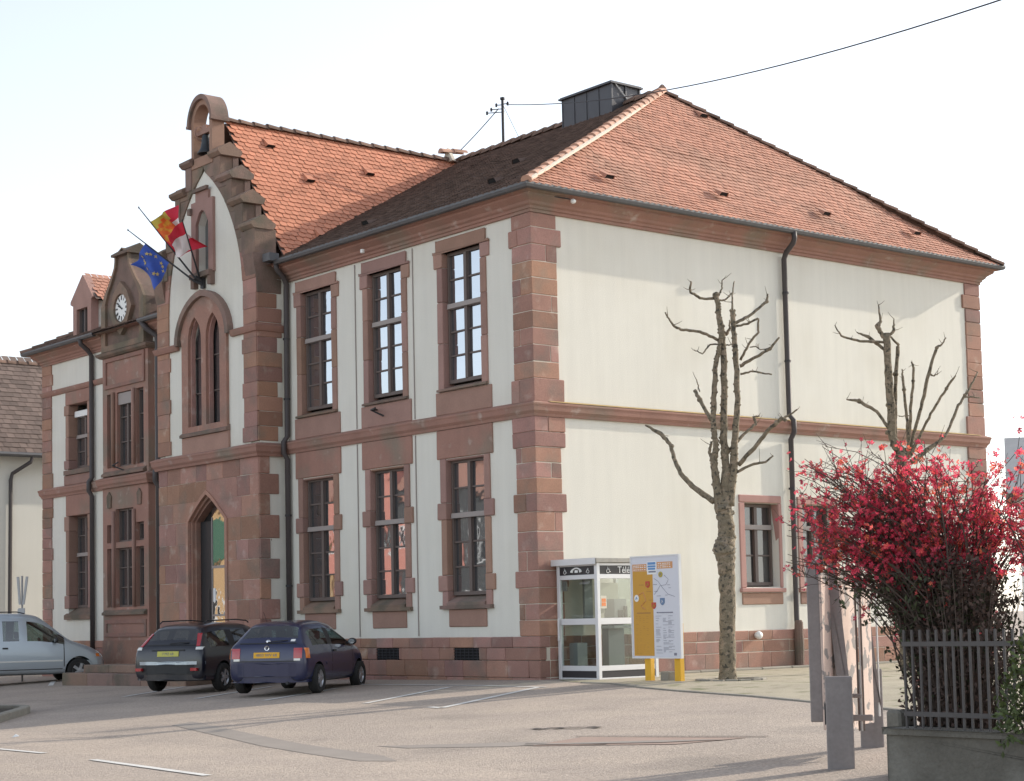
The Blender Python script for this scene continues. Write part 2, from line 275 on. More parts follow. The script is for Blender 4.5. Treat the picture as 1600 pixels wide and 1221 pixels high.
def line(a, b, w, name='painted_line', m='paint', dz=.008):
    a = Vector(a); b = Vector(b); d = (b-a).normalized(); q = Vector((-d.y, d.x))*w/2
    return sheet(name, [a-q, b-q, b+q, a+q], m, dz, ground)
line((3.31,-4.71), (1.55,-1.35), .13); line((1.06,-4.52), (-.5,-1.65), .12); line((-2.0,-4.5), (-3.37,-2.1), .12); line((-4.5,-4.4), (-6.1,-1.8), .12)
line((-4.4,-1.2), (1.75,-1.35), .10); line((3.31,-4.71), (2.95,-4.66), .13); line((-15.5,-2.1), (-17.9,-.9), .12); line((-7.5,-4.3), (-9.2,-2.0), .12)
line((1.4,-11.42), (4.24,-11.37), .10); line((5.75,-11.49), (8.81,-11.76), .11)
line((-2.2,-11.38), (.1,-11.4), .10); line((10.4,-11.85), (13.3,-12.1), .11)
sheet('tar_patch', [(.93,-7.52),(5.93,-8.83),(8.26,-9.24),(8.87,-9.5),(8.51,-9.75),(5.62,-9.2),(1.2,-8.0)], 'patch', .004, ground)
sheet('tar_patch', [(7.8,-8.6),(8.9,-8.0),(9.5,-7.3),(8.7,-7.6),(7.2,-8.6)], 'patch', .004, ground)
sheet('tar_patch', [(8.95,-7.9),(10.4,-7.05),(10.9,-6.55),(10.2,-6.9),(9.3,-7.55)], 'patch', .012, ground)
sheet('trench_fill', [(9.14,-7.86),(10.66,-7.1),(10.95,-6.3),(8.95,-6.95)], 'trench', .006, ground)
line((8.84,-6.93), (11.1,-6.13), .045, 'asphalt_crack', 'crack', .010); line((8.9,-7.75), (9.9,-7.42), .04, 'asphalt_crack', 'crack', .010)
_r2 = random.Random(3)
for i in range(26):
    t = i/25; x = 7.55+.7*t+_r2.uniform(-.05,.05); y = -6.42+.34*t+_r2.uniform(-.1,.1)
    a = _r2.uniform(0, 3.1); l = _r2.uniform(.04,.12)
    sheet('asphalt_crack', [(x-l, y-.02), (x+l*math.cos(a), y-.03), (x+l, y+.02), (x-l*.4, y+.035)], 'crack', .008+i*.0002, ground)
# gravel strip by the side wall and its flush edging
pave = sheet('gravel_strip', [(.4,.05),(1.2,-.35),(2.4,-.45),(3.6,-.95),(5.0,-1.4),(6.9,-1.88),(8.7,-2.48),(16,-5),(16,30),(.4,30)], 'gravel', .006, None, 1.5, 'structure')
ep = [(1.6,-.42),(2.4,-.47),(3.6,-.98),(5.0,-1.43),(6.9,-1.91),(8.7,-2.51),(11,-3.3)]
for a, b in zip(ep[:-1], ep[1:]):
    n_ = max(1, int(math.dist(a, b)/.5))
    for k in range(n_):
        p0 = [a[i]+(b[i]-a[i])*k/n_ for i in (0,1)]; p1 = [a[i]+(b[i]-a[i])*(k+1)/n_ for i in (0,1)]
        d = Vector((p1[0]-p0[0], p1[1]-p0[1])); L_ = d.length; d.normalize(); q = Vector((-d.y, d.x))
        c = Vector(((p0[0]+p1[0])/2, (p0[1]+p1[1])/2)); z = gz(c.x, c.y)
        bb = MB(); bb.obox((c.x, c.y, z-.03), (d.x*(L_/2-.006), d.y*(L_/2-.006), (gz(*p1)-gz(*p0))/2), (q.x*.06, q.y*.06, 0), (0,0,.045+random.uniform(0,.006)))
        bb.build('edging_stone', 'kerb', pave, bevel=.008)

# ================================================================== town hall
TH = thing('town_hall', 'large old town hall of red sandstone and cream plaster with stepped bell gable', 'town hall')
ZS, ZC = 4.95, 8.50
LY = 13.25
# ---- plaster walls -------------------------------------------------
def rect(x0, x1, z0, z1): return [(x0,z0),(x1,z0),(x1,z1),(x0,z1)]
WX = [-2.06, -4.58, -7.07]; UPZ = (5.46, 8.13); LOZ = (1.40, 4.13)
holes = [rect(x-.6, x+.6, z[0], z[1]) for x in WX for z in (UPZ, LOZ)]
b = MB(); b.prism(rect(-8.6, -.3, -.4, 8.72), 0, .32, holes); b.build('wall', 'plaster', TH)
SWIN = [(5.35, 6.33, 1.62, 3.29), (7.05, 8.03, 1.62, 3.29)]
b = MB(); b.prism(rect(0, LY, -.4, 8.72), -.32, 0, [rect(*w) for w in SWIN], axis='x'); b.build('wall', 'plaster', TH)
b = MB(); b.box(-22.65, -.33, LY-.3, LY-.01, -.4, 8.72); b.box(-22.64, -22.3, 1.4, LY-.3, -.4, 8.72); b.build('rear_wall', 'plaster', TH)
WL = 1.05
lw = -20.45
lholes = [rect(lw-.66, lw+.66, 5.30, 7.25), rect(lw-.66, lw+.66, 1.38, 4.2)]
b = MB(); b.prism(rect(-22.64, -12.6, -.5, 8.72), WL, WL+.32, lholes); b.build('wall', 'plaster', TH)
# ---- windows --------------------------------------------------------
def window(xc, y, hw, zb, zt, gm, tr=.41, rows=(2,3), axis='y', outy=.0, fw=.045, mull=.042, cols=2):
    """frame with panes; axis 'y' = facade facing -y, 'x' = wall facing +x (xc is then y)"""
    def T(b):
        if axis == 'x':
            b.v = [(-(v[1]-y)+y, v[0], v[2]) for v in b.v]
    z0, z1 = zb, zt; ztr = zt-(zt-zb)*tr
    b = MB()
    b.box(xc-hw, xc-hw+fw, y-.03, y+.05, z0, z1); b.box(xc+hw-fw, xc+hw, y-.03, y+.05, z0, z1)
    b.box(xc-hw+fw, xc+hw-fw, y-.028, y+.05, z0, z0+.07); b.box(xc-hw+fw, xc+hw-fw, y-.028, y+.05, z1-.06, z1)
    if cols == 2: b.box(xc-mull, xc+mull, y-.045, y+.05, z0+.07, z1-.06)
    T(b); root = b.build('window', 'frame', TH)
    b = MB(); b.box(xc-hw+fw-.02, xc+hw-fw+.02, y-.07, y+.045, ztr-.04, ztr+.04); b.box(xc-hw+fw-.02, xc+hw-fw+.02, y-.085, y+.045, ztr-.055, ztr-.041); T(b); b.build('transom', 'bar', root)
    xr = [(xc-hw+fw, xc-mull), (xc+mull, xc+hw-fw)] if cols == 2 else [(xc-hw+fw, xc+hw-fw)]
    for (a, c) in xr:
        for (lo, hi, n) in ((z0+.07, ztr-.04, rows[1]), (ztr+.04, z1-.06, rows[0])):
            h = (hi-lo)/n
            for i in range(n):
                g = MB(); t1, t2 = random.uniform(-.006,.006), random.uniform(-.004,.004)
                w = [(a, y+.02+t1, lo+i*h), (c, y+.02-t1, lo+i*h), (c, y+.02-t1+t2, lo+i*h+h), (a, y+.02+t1+t2, lo+i*h+h)]
                g.add(w+[(q[0], q[1]+.012, q[2]) for q in w], [(0,1,2,3),(7,6,5,4),(0,4,5,1),(1,5,6,2),(2,6,7,3),(3,7,4,0)]); T(g); g.build('pane', gm, root)
                if i:
                    q = MB(); q.box(a-.004, c+.004, y-.01, y+.03, lo+i*h-.016, lo+i*h+.016); T(q); q.build('glazing_bar', 'frame', root)
    d = MB(); d.box(xc-hw-.01, xc+hw+.01, y+.09, y+.12, z0-.01, z1+.01); T(d); d.build('interior', 'dark', root)
    return root
for x in WX:
    window(x, .12, .56, 5.60, 8.13, 'glass'); window(x, .12, .56, 1.56, 4.13, 'glass_lo')
window(lw, WL+.24, .52, 5.46, 6.95, 'glass_lo', tr=.42, rows=(1,2)); window(lw, WL+.24, .52, 1.66, 4.15, 'glass_lo', tr=.42)
b = MB(); b.box(lw-.5, lw+.5, WL+.12, WL+.30, 6.86, 7.02); b.build('roller_blind', 'white', TH)
for x0, x1, z0, z1 in SWIN: window((x0+x1)/2, -.2, (x1-x0)/2-.02, z0+.03, z1-.01, 'glass_side', tr=.28, rows=(1,2), axis='x')
# ---- stone surrounds -------------------------------------------------
P = .035   # how far stones stand proud
def surround_upper(xc, y, zb, zt, low, ow=.76, ew=.86, iw=.58):
    b = MB(); b.prism([(xc-ow, zt+.25), (xc+ow, zt+.25), (xc+ow, zt+.04), (xc+ew, zt+.04), (xc+ew, zt), (xc-ew, zt), (xc-ew, zt+.04), (xc-ow, zt+.04)][::-1], y-P, y+.26); b.build('lintel', 'stone_trim', TH, bevel=.01)
    zs = [zt-.28, zt-.95, zt-1.75, zb-.13]
    for s in (-1, 1):
        x0, x1 = sorted((xc+s*iw, xc+s*ew)); stone('jamb_stone', x0, x1, y-P, y+.26, zt-.28, zt, TH, 'stone_trim')
        for hi, lo in zip(zs[:-1], zs[1:]):
            x0, x1 = sorted((xc+s*iw, xc+s*ow)); stone('jamb_stone', x0, x1, y-P, y+.26, lo, hi, TH, 'stone_trim', g=.002)
    b = MB(); b.add([(xc-ow, y-P-.045, zb-.13), (xc+ow, y-P-.045, zb-.13), (xc+ow, y-P-.045, zb-.09), (xc-ow, y-P-.045, zb-.09), (xc-ow, y+.30, zb-.13), (xc+ow, y+.30, zb-.13), (xc+ow, y+.30, zb+.03), (xc-ow, y+.30, zb+.03)],
                    [(0,1,2,3),(4,7,6,5),(0,4,5,1),(3,2,6,7),(0,3,7,4),(1,5,6,2)]); b.build('sill', 'stone_old', TH)
    stone('apron', xc-ew, xc+ew, y-P+.004, y+.02, low, zb-.135, TH, 'stone_trim')
for x in WX: surround_upper(x, 0, 5.58, 8.13, 5.0)
def surround_lower(xc, y, zt=4.13, zb=1.58, ow=.76, ew=.86, iw=.58):
    stone('panel', xc-ew, xc+ew, y-P+.002, y+.26, 4.16, 4.72, TH, 'stone_band')
    for s in (-1, 1):
        for hi, lo, w in ((4.16, 3.32, ow), (3.32, 3.0, ew), (3.0, 1.94, ow), (1.94, 1.64, ew), (1.64, 1.33, ow)):
            x0, x1 = sorted((xc+s*iw, xc+s*w)); stone('jamb_stone', x0, x1, y-P-(.01 if w == ew else 0), y+.26, lo, hi, TH, 'stone_trim', g=.002)
    stone('lintel', xc-iw+.003, xc+iw-.003, y-P+.03, y+.26, zt-.02, 4.16, TH, 'stone_trim', g=.001)
    b = MB(); b.add([(xc-iw, y-P-.03, 1.33), (xc+iw, y-P-.03, 1.33), (xc+iw, y-P-.03, 1.42), (xc-iw, y-P-.03, 1.42), (xc-iw, y+.30, 1.33), (xc+iw, y+.30, 1.33), (xc+iw, y+.30, 1.62), (xc-iw, y+.30, 1.62)],
                    [(0,1,2,3),(4,7,6,5),(0,4,5,1),(3,2,6,7),(0,3,7,4),(1,5,6,2)]); b.build('sill', 'stone_old', TH)
    b = MB(); b.box(xc-ow-.02, xc+ow+.02, y-P-.05, y-.005, 1.30, 1.37); b.build('sill_drip', 'stone_old', TH)
    stone('apron', xc-.58, xc+.58, y-P+.008, y+.02, .96, 1.30, TH, 'stone_trim')
for x in WX: surround_lower(x, 0)
# left wing window surrounds
def simple_sur(xc, y, z0, z1, top, bot, low):
    stone('lintel', xc-.76, xc+.76, y-P, y+.26, z1, top, TH, 'stone_band')
    for s in (-1, 1):
        x0, x1 = sorted((xc+s*.56, xc+s*.76)); h = (z1-z0)
        for a, c, w in ((0,.14,.86),(.14,.5,.76),(.5,.84,.76),(.84,1,.86)):
            x0, x1 = sorted((xc+s*.56, xc+s*w)); stone('jamb_stone', x0, x1, y-P, y+.26, z0+h*a, z0+h*c, TH, 'stone_trim', g=.002)
    b = MB(); b.add([(xc-.78, y-P-.05, bot), (xc+.78, y-P-.05, bot), (xc+.78, y-P-.05, bot+.12), (xc-.78, y-P-.05, bot+.12), (xc-.78, y+.3, bot), (xc+.78, y+.3, bot), (xc+.78, y+.3, z0+.06), (xc-.78, y+.3, z0+.06)],
                    [(0,1,2,3),(4,7,6,5),(0,4,5,1),(3,2,6,7),(0,3,7,4),(1,5,6,2)]); b.build('sill', 'stone_old', TH)
    if low: stone('apron', xc-.86, xc+.86, y-P, y+.02, low, bot-.002, TH, 'stone_trim')
simple_sur(lw, WL, 5.44, 7.2, 7.56, 5.28, 5.0); simple_sur(lw, WL, 1.64, 4.15, 4.72, 1.34, None)
# side wall window surrounds (pink)
MAT['pink'] = mat('pink_stone', (.42, .24, .21), .9, noise=.1, nscale=3, fine=.1, obj=.06)
for (y0, y1, z0, z1) in SWIN:
    stone('lintel', -.2, .03, y0-.15, y1+.09, z1, z1+.16, TH, 'pink'); 
    stone('jamb_stone', -.2, .03, y0-.15, y0, z0-.02, z1, TH, 'pink'); stone('jamb_stone', -.2, .03, y1, y1+.09, z0-.02, z1, TH, 'pink')
    stone('sill', -.2, .075, y0-.18, y1+.12, z0-.11, z0-.02, TH, 'pink'); stone('apron', -.05, .025, y0-.13, y1+.07, z0-.35, z0-.115, TH, 'stone_trim')
# ---- quoins ------------------------------------------------------------
def courses(z0, z1, h=.315, jit=.03, R_=random):
    zs = [z0]
    while zs[-1] < z1-h*1.3: zs.append(zs[-1]+h+R_.uniform(-jit, jit))
    return zs+[z1]
EARS = [(1.64, 1.94), (3.0, 3.33), (4.17, 4.72), (4.98, 5.41), (7.86, 8.17)]
def isear(z): return any(a-.02 <= z <= c+.02 for a, c in EARS)
def corner_courses():
    br = sorted({.77, 1.64, 1.94, 3.0, 3.33, 4.17, 4.72, 4.98, 5.41, 7.86, 8.17, 8.44}); out = []
    for a, c in zip(br[:-1], br[1:]):
        if (a, c) == (4.72, 4.98): continue
        n = max(1, round((c-a)/.31)); out += [(a+(c-a)*i/n, a+(c-a)*(i+1)/n) for i in range(n)]
    return out
for i, (a, c) in enumerate(corner_courses()):
    e = isear((a+c)/2); wf = .61 if e else .53; ws = .69 if e else .585; pr = .045 if e else P
    k = i % 3
    cf = wf if k == 0 else random.uniform(.22, .42); cs = ws if k == 1 else random.uniform(.25, .48)
    if k == 2: cf, cs = wf, ws
    stone('quoin_stone', -cf, pr, -pr, cs, a, c, TH)
    if cf < wf: stone('quoin_stone', -wf, -cf, -pr, .1, a, c, TH)
    if cs < ws: stone('quoin_stone', -.1, pr, cs, ws, a, c, TH)
for i, (a, c) in enumerate(corner_courses()):   # far corner of the side wall
    e = isear((a+c)/2); stone('quoin_stone', -.5, .045 if e else P, LY-(.62 if e else .52), LY+.03, a, c, TH)
for i, (a, c) in enumerate(corner_courses()):   # left end of the left wing
    e = isear((a+c)/2); stone('quoin_stone', -22.69, -22.65+(.62 if e else .55), WL-P, WL+.4, a, c, TH)
b = MB(); b.prism([(-.50,.78),(-.50,4.72),(-.50,8.43),(P-.012,8.43),(P-.012,.78)][:0]+[(-.5,-P+.012),(P-.012,-P+.012),(P-.012,.56),(-.06,.56),(-.06,.05),(-.5,.05)], .78, 8.43, axis='z'); b.build('mortar', 'mortar', TH)
for y0_, y1_ in ((.1, LY+.03),): 
    b = MB(); b.box(-.1,.038,y0_,y1_,-.3,.765); b.build('mortar', 'mortar', TH)
# ---- plinth ------------------------------------------------------------
VENTS = [(-5.0, -4.24), (-2.47, -1.71)]
crs = [(-.42, .03), (.03, .34), (.34, .57), (.57, .77)]
for ci, (a, c) in enumerate(crs):
    x = -8.35
    while x < .05:
        w = random.uniform(.5, .75); x1 = x+w
        if x1 > -.25: x1 = .05
        segs = [(x, x1)]
        if ci == 2:
            for v0, v1 in VENTS:
                ns = []
                for s0, s1 in segs:
                    if s1 <= v0 or s0 >= v1: ns.append((s0, s1))
                    else:
                        if s0 < v0: ns.append((s0, v0))
                        if s1 > v1: ns.append((v1, s1))
                segs = ns
        for s0, s1 in segs:
            if s1-s0 > .03: stone('plinth_stone', s0, s1, -.05, .12 if ci == 2 else .2, a, c, TH)
        x = x1
    y = .2
    while y < LY:
        y1 = min(y+random.uniform(.5, .8), LY+.05)
        if LY-y1 < .3: y1 = LY+.05
        stone('plinth_stone', -.2, .05, y, y1, a, c, TH); y = y1
    for (xa, xb, yy) in ((-22.7, -18.7, WL-.05),):
        x = xa
        while x < xb:
            x1 = min(x+random.uniform(.6, .9), xb); stone('plinth_stone', x, x1, yy, yy+.3, a-.2 if ci == 0 else a, c, TH); x = x1
b = MB(); b.box(-8.4, 0, -.02, .2, .3, .6); 
for v0, v1 in VENTS:
    q = MB(); q.box(v0-.03, v1+.03, -.019, .0, .31, .60); vt = q.build('basement_vent', 'dark', TH)
    q = MB()
    for k in range(4): q.box(v0, v1, -.045, -.03, .37+k*.055, .385+k*.055)
    for k in range(6): q.box(v0+(v1-v0)*(k+.5)/6-.008, v0+(v1-v0)*(k+.5)/6+.008, -.035, -.022, .345, .565)
    q.build('grille', 'iron', vt)
# ---- string course and cornice ----------------------------------------
STR = [(.0,4.72),(.045,4.72),(.06,4.77),(.10,4.82),(.115,4.90),(.13,4.93),(.13,4.955),(.0,5.01)]
def sweepobj(name, path, offs, prof, m, parent=TH):
    b = MB(); b.sweep(path, offs, prof); return b.build(name, m, parent)
for x0, x1 in ((-8.32,-5.8),(-5.8,-3.3)): sweepobj('string_course', [(x0,0),(x1-.004,0)], [(0,-1)]*2, STR, 'stone_band')
sweepobj('string_course', [(-3.3,0),(0,0),(0,2.5)], [(0,-1),(1,-1),(1,0)], STR, 'stone_band')
for y0, y1 in ((2.5,5),(5,7.5),(7.5,10)): sweepobj('string_course', [(0,y0+.004),(0,y1)], [(1,0)]*2, STR, 'stone_band')
sweepobj('string_course', [(0,10.004),(0,LY),(-1,LY)], [(1,0),(1,1),(0,1)], STR, 'stone_band')
MAT['ochre'] = mat('ochre_tint', (.42, .30, .13), .95, noise=.35, nscale=4)
b = MB(); b.add([(.02,.3,5.014),(.11,.3,4.978),(.11,LY-.2,4.978),(.02,LY-.2,5.014)], [(0,1,2,3)]); b.build('ochre_strip', 'ochre', TH)  # ochre strip along the top of the side string course
COR = [(.0,8.44),(.05,8.44),(.05,8.50),(.075,8.50),(.085,8.545),(.13,8.575),(.15,8.62),(.24,8.68),(.27,8.70),(.27,8.74),(.36,8.76),(.36,8.80),(.0,8.80)]
sweepobj('cornice', [(-8.25,0),(0,0),(0,LY),(-1,LY)], [(0,-1),(1,-1),(1,1),(0,1)], COR, 'stone_band')
sweepobj('cornice', [(-22.65,3.5),(-22.65,WL),(-18.6,WL)], [(-1,0),(-1,-1),(0,-1)], COR, 'stone_band')
sweepobj('cornice', [(-16.2,WL),(-12.7,WL)], [(0,-1)]*2, COR, 'stone_band')
sweepobj('string_course', [(-22.65,3.0),(-22.65,WL),(-18.66,WL)], [(-1,0),(-1,-1),(0,-1)], STR, 'stone_band')
sweepobj('string_course', [(-16.14,WL),(-12.73,WL)], [(0,-1)]*2, STR, 'stone_band')
STR2 = [(.0,7.56),(.04,7.57),(.07,7.62),(.09,7.69),(.0,7.73)]
sweepobj('upper_string_course', [(-22.65,3.0),(-22.65,WL),(-18.66,WL)], [(-1,0),(-1,-1),(0,-1)], STR2, 'stone_band')
# ---- roofs --------------------------------------------------------------
O = .47; ZE = 8.83
RY = 6.65; RZ = 12.57; HX = -3.27
kick = lambda t: -.13*math.sin(math.pi*min(1, t/.45)) if t < .45 else 0
def tile_field(name, o, u, v, poly, m, ex=.145, w=.17, parent=TH, bend=None, L=1.55, vis=None, seed=0, round_=True):
    """clay tiles laid in staggered rows over the polygon (a,b) of plane o + a*u + b*v"""
    R_ = random.Random(seed); o, u, v = Vector(o), Vector(u).normalized(), Vector(v).normalized(); n = u.cross(v)
    if n.z < 0: n = -n
    def inside(a, c):
        k = False; j = len(poly)-1
        for i in range(len(poly)):
            (xi, yi), (xj, yj) = poly[i], poly[j]
            if (yi > c) != (yj > c) and a < (xj-xi)*(c-yi)/(yj-yi)+xi: k = not k
            j = i
        return k
    amin = min(p[0] for p in poly); amax = max(p[0] for p in poly); bmin = min(p[1] for p in poly); bmax = max(p[1] for p in poly)
    b = MB(); r = 0; c = bmin
    while c < bmax:
        a = amin-(w/2 if r % 2 else 0)
        while a < amax:
            if inside(a+w/2, min(c+ex*.45, bmax-.01)):
                g = w*.035; lift = .023+R_.uniform(0, .008); da = R_.uniform(-.004, .004); tw = R_.uniform(-.004, .004)
                pts = [(a+g, c+.03), (a+w*.25, c+.006), (a+w*.5, c-.003), (a+w*.75, c+.006), (a+w-g, c+.03), (a+w-g, c+ex*L), (a+g, c+ex*L)] if round_ else [(a+g, c), (a+w-g, c), (a+w-g, c+ex*L), (a+g, c+ex*L)]
                k = len(pts); top = []
                for i, (p, q) in enumerate(pts):
                    h = lift*(1-(q-c)/(ex*L))+.004+tw*(p-a)/w
                    top.append(o+u*(p+da)+v*q+n*(h+(bend(q) if bend else 0)))
                bot = [t-n*.016 for t in top]; bot = bot[:k-2]
                b.add(top+bot, [tuple(range(k))]+[(i, k+i, k+i+1, i+1) for i in range(k-3)])
            a += w
        c += ex; r += 1
    return tag(b.build(name, m, parent, fix=False), kind='stuff')
def ridge_run(p0, p1, m, name='ridge_tile', L=.36, r=.105, parent=TH, lift=.0):
    p0, p1 = Vector(p0), Vector(p1); d = p1-p0; n = max(1, int(d.length/L)); t = d.normalized()
    s = t.cross(Vector((0,0,1))).normalized(); up = s.cross(t).normalized(); step = d.length/n
    b = MB(); K = 6
    for e, rr, dz in ((0, r*1.12, .02), (step*1.12, r*.92, 0)):
        b.v += [tuple(t*e + s*rr*math.cos(math.pi*k/K) + up*(rr*math.sin(math.pi*k/K)+dz-.03)) for k in range(K+1)]
    b.f = [(k, k+1, K+2+k, K+1+k) for k in range(K)]+[tuple(range(K+1))[::-1]]; b.m = [0]*len(b.f)
    o0 = b.build(name, m, parent, loc=p0+up*lift)
    for i in range(1, n): link(name, o0.data, parent, p0+t*step*i+up*lift+Vector((0,0,random.uniform(-.006,.006))))
Ls = lambda p, q: (Vector(q)-Vector(p)).length
A_ = Vector((O, -O, ZE)); B_ = Vector((O, LY+.33, ZE)); H_ = Vector((HX, RY, RZ))
# structural roof shell under the tiles
XL = -22.65-O; HL = -18.9; YW = WL-O
b = MB()
b.add([A_, B_, H_, (-11, RY, RZ), (-11, -O, ZE), (-11, LY+.33, ZE)], [(0,2,3,4),(1,5,3,2)])
_hp = []
for i in range(11):
    t_ = i/10; _hp += [A_.lerp(H_, t_)+Vector((0,0,kick(t_)*.72)), B_.lerp(H_, t_)+Vector((0,0,kick(t_)*.72))]
b.add(_hp, [(2*i, 2*i+1, 2*i+3, 2*i+2) for i in range(10)])
RYL = (YW+LY+.33)/2; RZL = 11.9
b.add([(XL, YW, ZE), (-12, YW, ZE), (-12, RYL, RZL), (HL, RYL, RZL), (XL, LY+.33, ZE), (-12, LY+.33, ZE)], [(0,1,2,3),(0,3,4),(3,2,5,4)])
b.v = [(x, y, z-.03) for x, y, z in b.v]
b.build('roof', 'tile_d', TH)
b = MB(); b.add([(O-.02, -O+.02, 8.802), (O-.02, LY+.31, 8.802), (-9, LY+.31, 8.802), (-9, -O+.02, 8.802)], [(0,1,2,3)]); b.add([(XL+.02, YW+.02, 8.802), (-12.5, YW+.02, 8.802), (-12.5, LY+.31, 8.802), (XL+.02, LY+.31, 8.802)], [(0,1,2,3)]); b.build('soffit', 'stone_band', TH)
# hip facing +x
W_ = LY+.33+O; hipv = Vector((HX-O, 0, RZ-ZE)); hl = hipv.length; apexa = RY+O
bendh = lambda q: kick(q/hl)*.72
tile_field('roof_tiles', (O, -O, ZE), (0,1,0), hipv, [(0,0),(W_,0),(apexa,hl)], 'tile', ex=.125, w=.155, seed=1, bend=bendh)
# front slope right (dark)
fv = Vector((0, RY+O, RZ-ZE)); fl = fv.length
KC = 1.45
def valley_x(y, z): return -10.53+(12.5-z)/KC
zv0 = ZE; xv0 = valley_x(0, zv0)
xr = -10.53
bt = (12.5-ZE)/(RZ-ZE)*fl
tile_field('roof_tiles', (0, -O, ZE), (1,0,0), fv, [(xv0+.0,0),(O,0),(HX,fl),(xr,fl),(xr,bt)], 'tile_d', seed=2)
# central roof, right slope
CE = -8.1; cz = 12.5-KC*(CE+10.53)
cv = Vector((-1, 0, KC)).normalized(); cl_ = (12.5-cz)/cv.z
def yv(b_): # y of the valley at slope length b_
    z = cz+cv.z*b_; return -O+(z-ZE)/(RZ-ZE)*(RY+O)
pts = [(-.02,0)]+[(max(.0, yv(cl_*i/12)+.1), cl_*i/12) for i in range(13)]+[(-.02,cl_)]
tile_field('roof_tiles', (CE, -.1, cz), (0,1,0), cv, [(-.05,0),(max(-.04,yv(0)+.2),0)]+[(max(-.04,yv(cl_*i/12)+.2), cl_*i/12) for i in range(1,13)]+[(-.05,cl_)], 'tile_o', ex=.14, w=.185, seed=3)
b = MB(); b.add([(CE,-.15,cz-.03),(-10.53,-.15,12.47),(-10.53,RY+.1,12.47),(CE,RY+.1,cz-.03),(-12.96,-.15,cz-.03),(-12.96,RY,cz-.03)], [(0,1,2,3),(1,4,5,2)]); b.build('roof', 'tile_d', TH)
# ridges and hips
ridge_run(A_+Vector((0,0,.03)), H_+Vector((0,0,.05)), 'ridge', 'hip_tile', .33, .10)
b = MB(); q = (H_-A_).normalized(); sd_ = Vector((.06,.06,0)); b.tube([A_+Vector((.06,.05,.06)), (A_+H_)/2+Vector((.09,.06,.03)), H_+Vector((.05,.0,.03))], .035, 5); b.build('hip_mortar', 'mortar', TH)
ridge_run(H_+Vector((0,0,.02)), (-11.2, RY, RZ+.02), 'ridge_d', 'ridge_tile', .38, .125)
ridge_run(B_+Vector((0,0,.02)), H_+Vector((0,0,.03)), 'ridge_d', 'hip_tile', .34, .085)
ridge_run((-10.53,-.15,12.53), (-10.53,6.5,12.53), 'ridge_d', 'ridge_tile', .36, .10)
b = MB(); b.lathe([(.0,0),(.09,.01),(.10,.05),(.06,.10),(.03,.13),(0,.14)], (HX-.02,RY,RZ+.06), n=8); b.build('ridge_cap', 'ridge_d', TH)
b = MB(); b.add([(-10.75,6.2,12.5),(-10.3,6.2,12.5),(-10.53,6.2,12.86)], [(0,1,2)]); b.v += [(x,y+.1,z) for x,y,z in b.v]; b.f = [(0,1,2),(5,4,3),(0,3,4,1),(1,4,5,2),(2,5,3,0)]; b.m = [0]*5; b.build('ridge_end_cap', 'mortar', TH)
ridge_run((-10.53,6.0,12.72), (-10.53,6.75,12.82), 'ridge', 'ridge_tile', .36, .10)
# vent tiles
def vent_tile(o, u, v, a, c, m):
    o, u, v = Vector(o), Vector(u).normalized(), Vector(v).normalized(); n = u.cross(v); n = n if n.z > 0 else -n
    p = o+u*a+v*c; b = MB()
    b.add([p-u*.13+n*.03, p+u*.13+n*.03, p+u*.09+v*.30+n*.03, p-u*.09+v*.30+n*.03, p-u*.10+n*.12, p+u*.10+n*.12], [(4,5,2,3),(0,4,3),(1,2,5)]); o_ = b.build('vent_tile', m, TH, fix=False)
    d = MB(); d.add([p-u*.11+n*.031+v*.01, p+u*.11+n*.031+v*.01, p+u*.09+n*.11+v*.01, p-u*.09+n*.11+v*.01], [(0,1,2,3)]); d.build('vent_opening', 'dark', o_, fix=False)
for a, c in ((2.4,.55),(5.6,.72),(8.7,.72),(11.6,.6),(7.7,4.3)): vent_tile((O,-O,ZE), (0,1,0), hipv, a, c+.1, 'tile')
for a, c in ((1.6,2.6),(1.2,.75),(3.5,3.2),(.9,3.6)): vent_tile((CE,-.1,cz), (0,1,0), cv, a, c, 'tile_o')
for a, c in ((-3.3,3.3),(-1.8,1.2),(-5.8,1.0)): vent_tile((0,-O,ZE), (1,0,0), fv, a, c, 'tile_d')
# left wing front slope (dark)
lv = Vector((0, RYL-YW, RZL-ZE)); ll = lv.length
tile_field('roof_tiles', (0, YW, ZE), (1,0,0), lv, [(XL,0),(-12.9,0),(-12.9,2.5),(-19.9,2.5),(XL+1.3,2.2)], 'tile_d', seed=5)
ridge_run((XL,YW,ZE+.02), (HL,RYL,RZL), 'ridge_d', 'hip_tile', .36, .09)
# ---- gutters -------------------------------------------------------------
GUT = [(-.02,8.80),(.0,8.77),(.05,8.755),(.10,8.77),(.12,8.82),(.12,8.86),(.105,8.86),(.095,8.82),(.05,8.785),(.01,8.80),(-.02,8.84)]
def gut(path, offs): sweepobj('gutter', path, offs, [(d+.36, z) for d, z in GUT], 'zinc')
gut([(-8.0,0),(0,0),(0,LY-.05),(-2,LY-.05)], [(0,-1),(1,-1),(1,1),(0,1)])
gut([(-22.65,4),(-22.65,WL),(-18.7,WL)], [(-1,0),(-1,-1),(0,-1)]); gut([(-16.2,WL),(-12.75,WL)], [(0,-1)]*2)
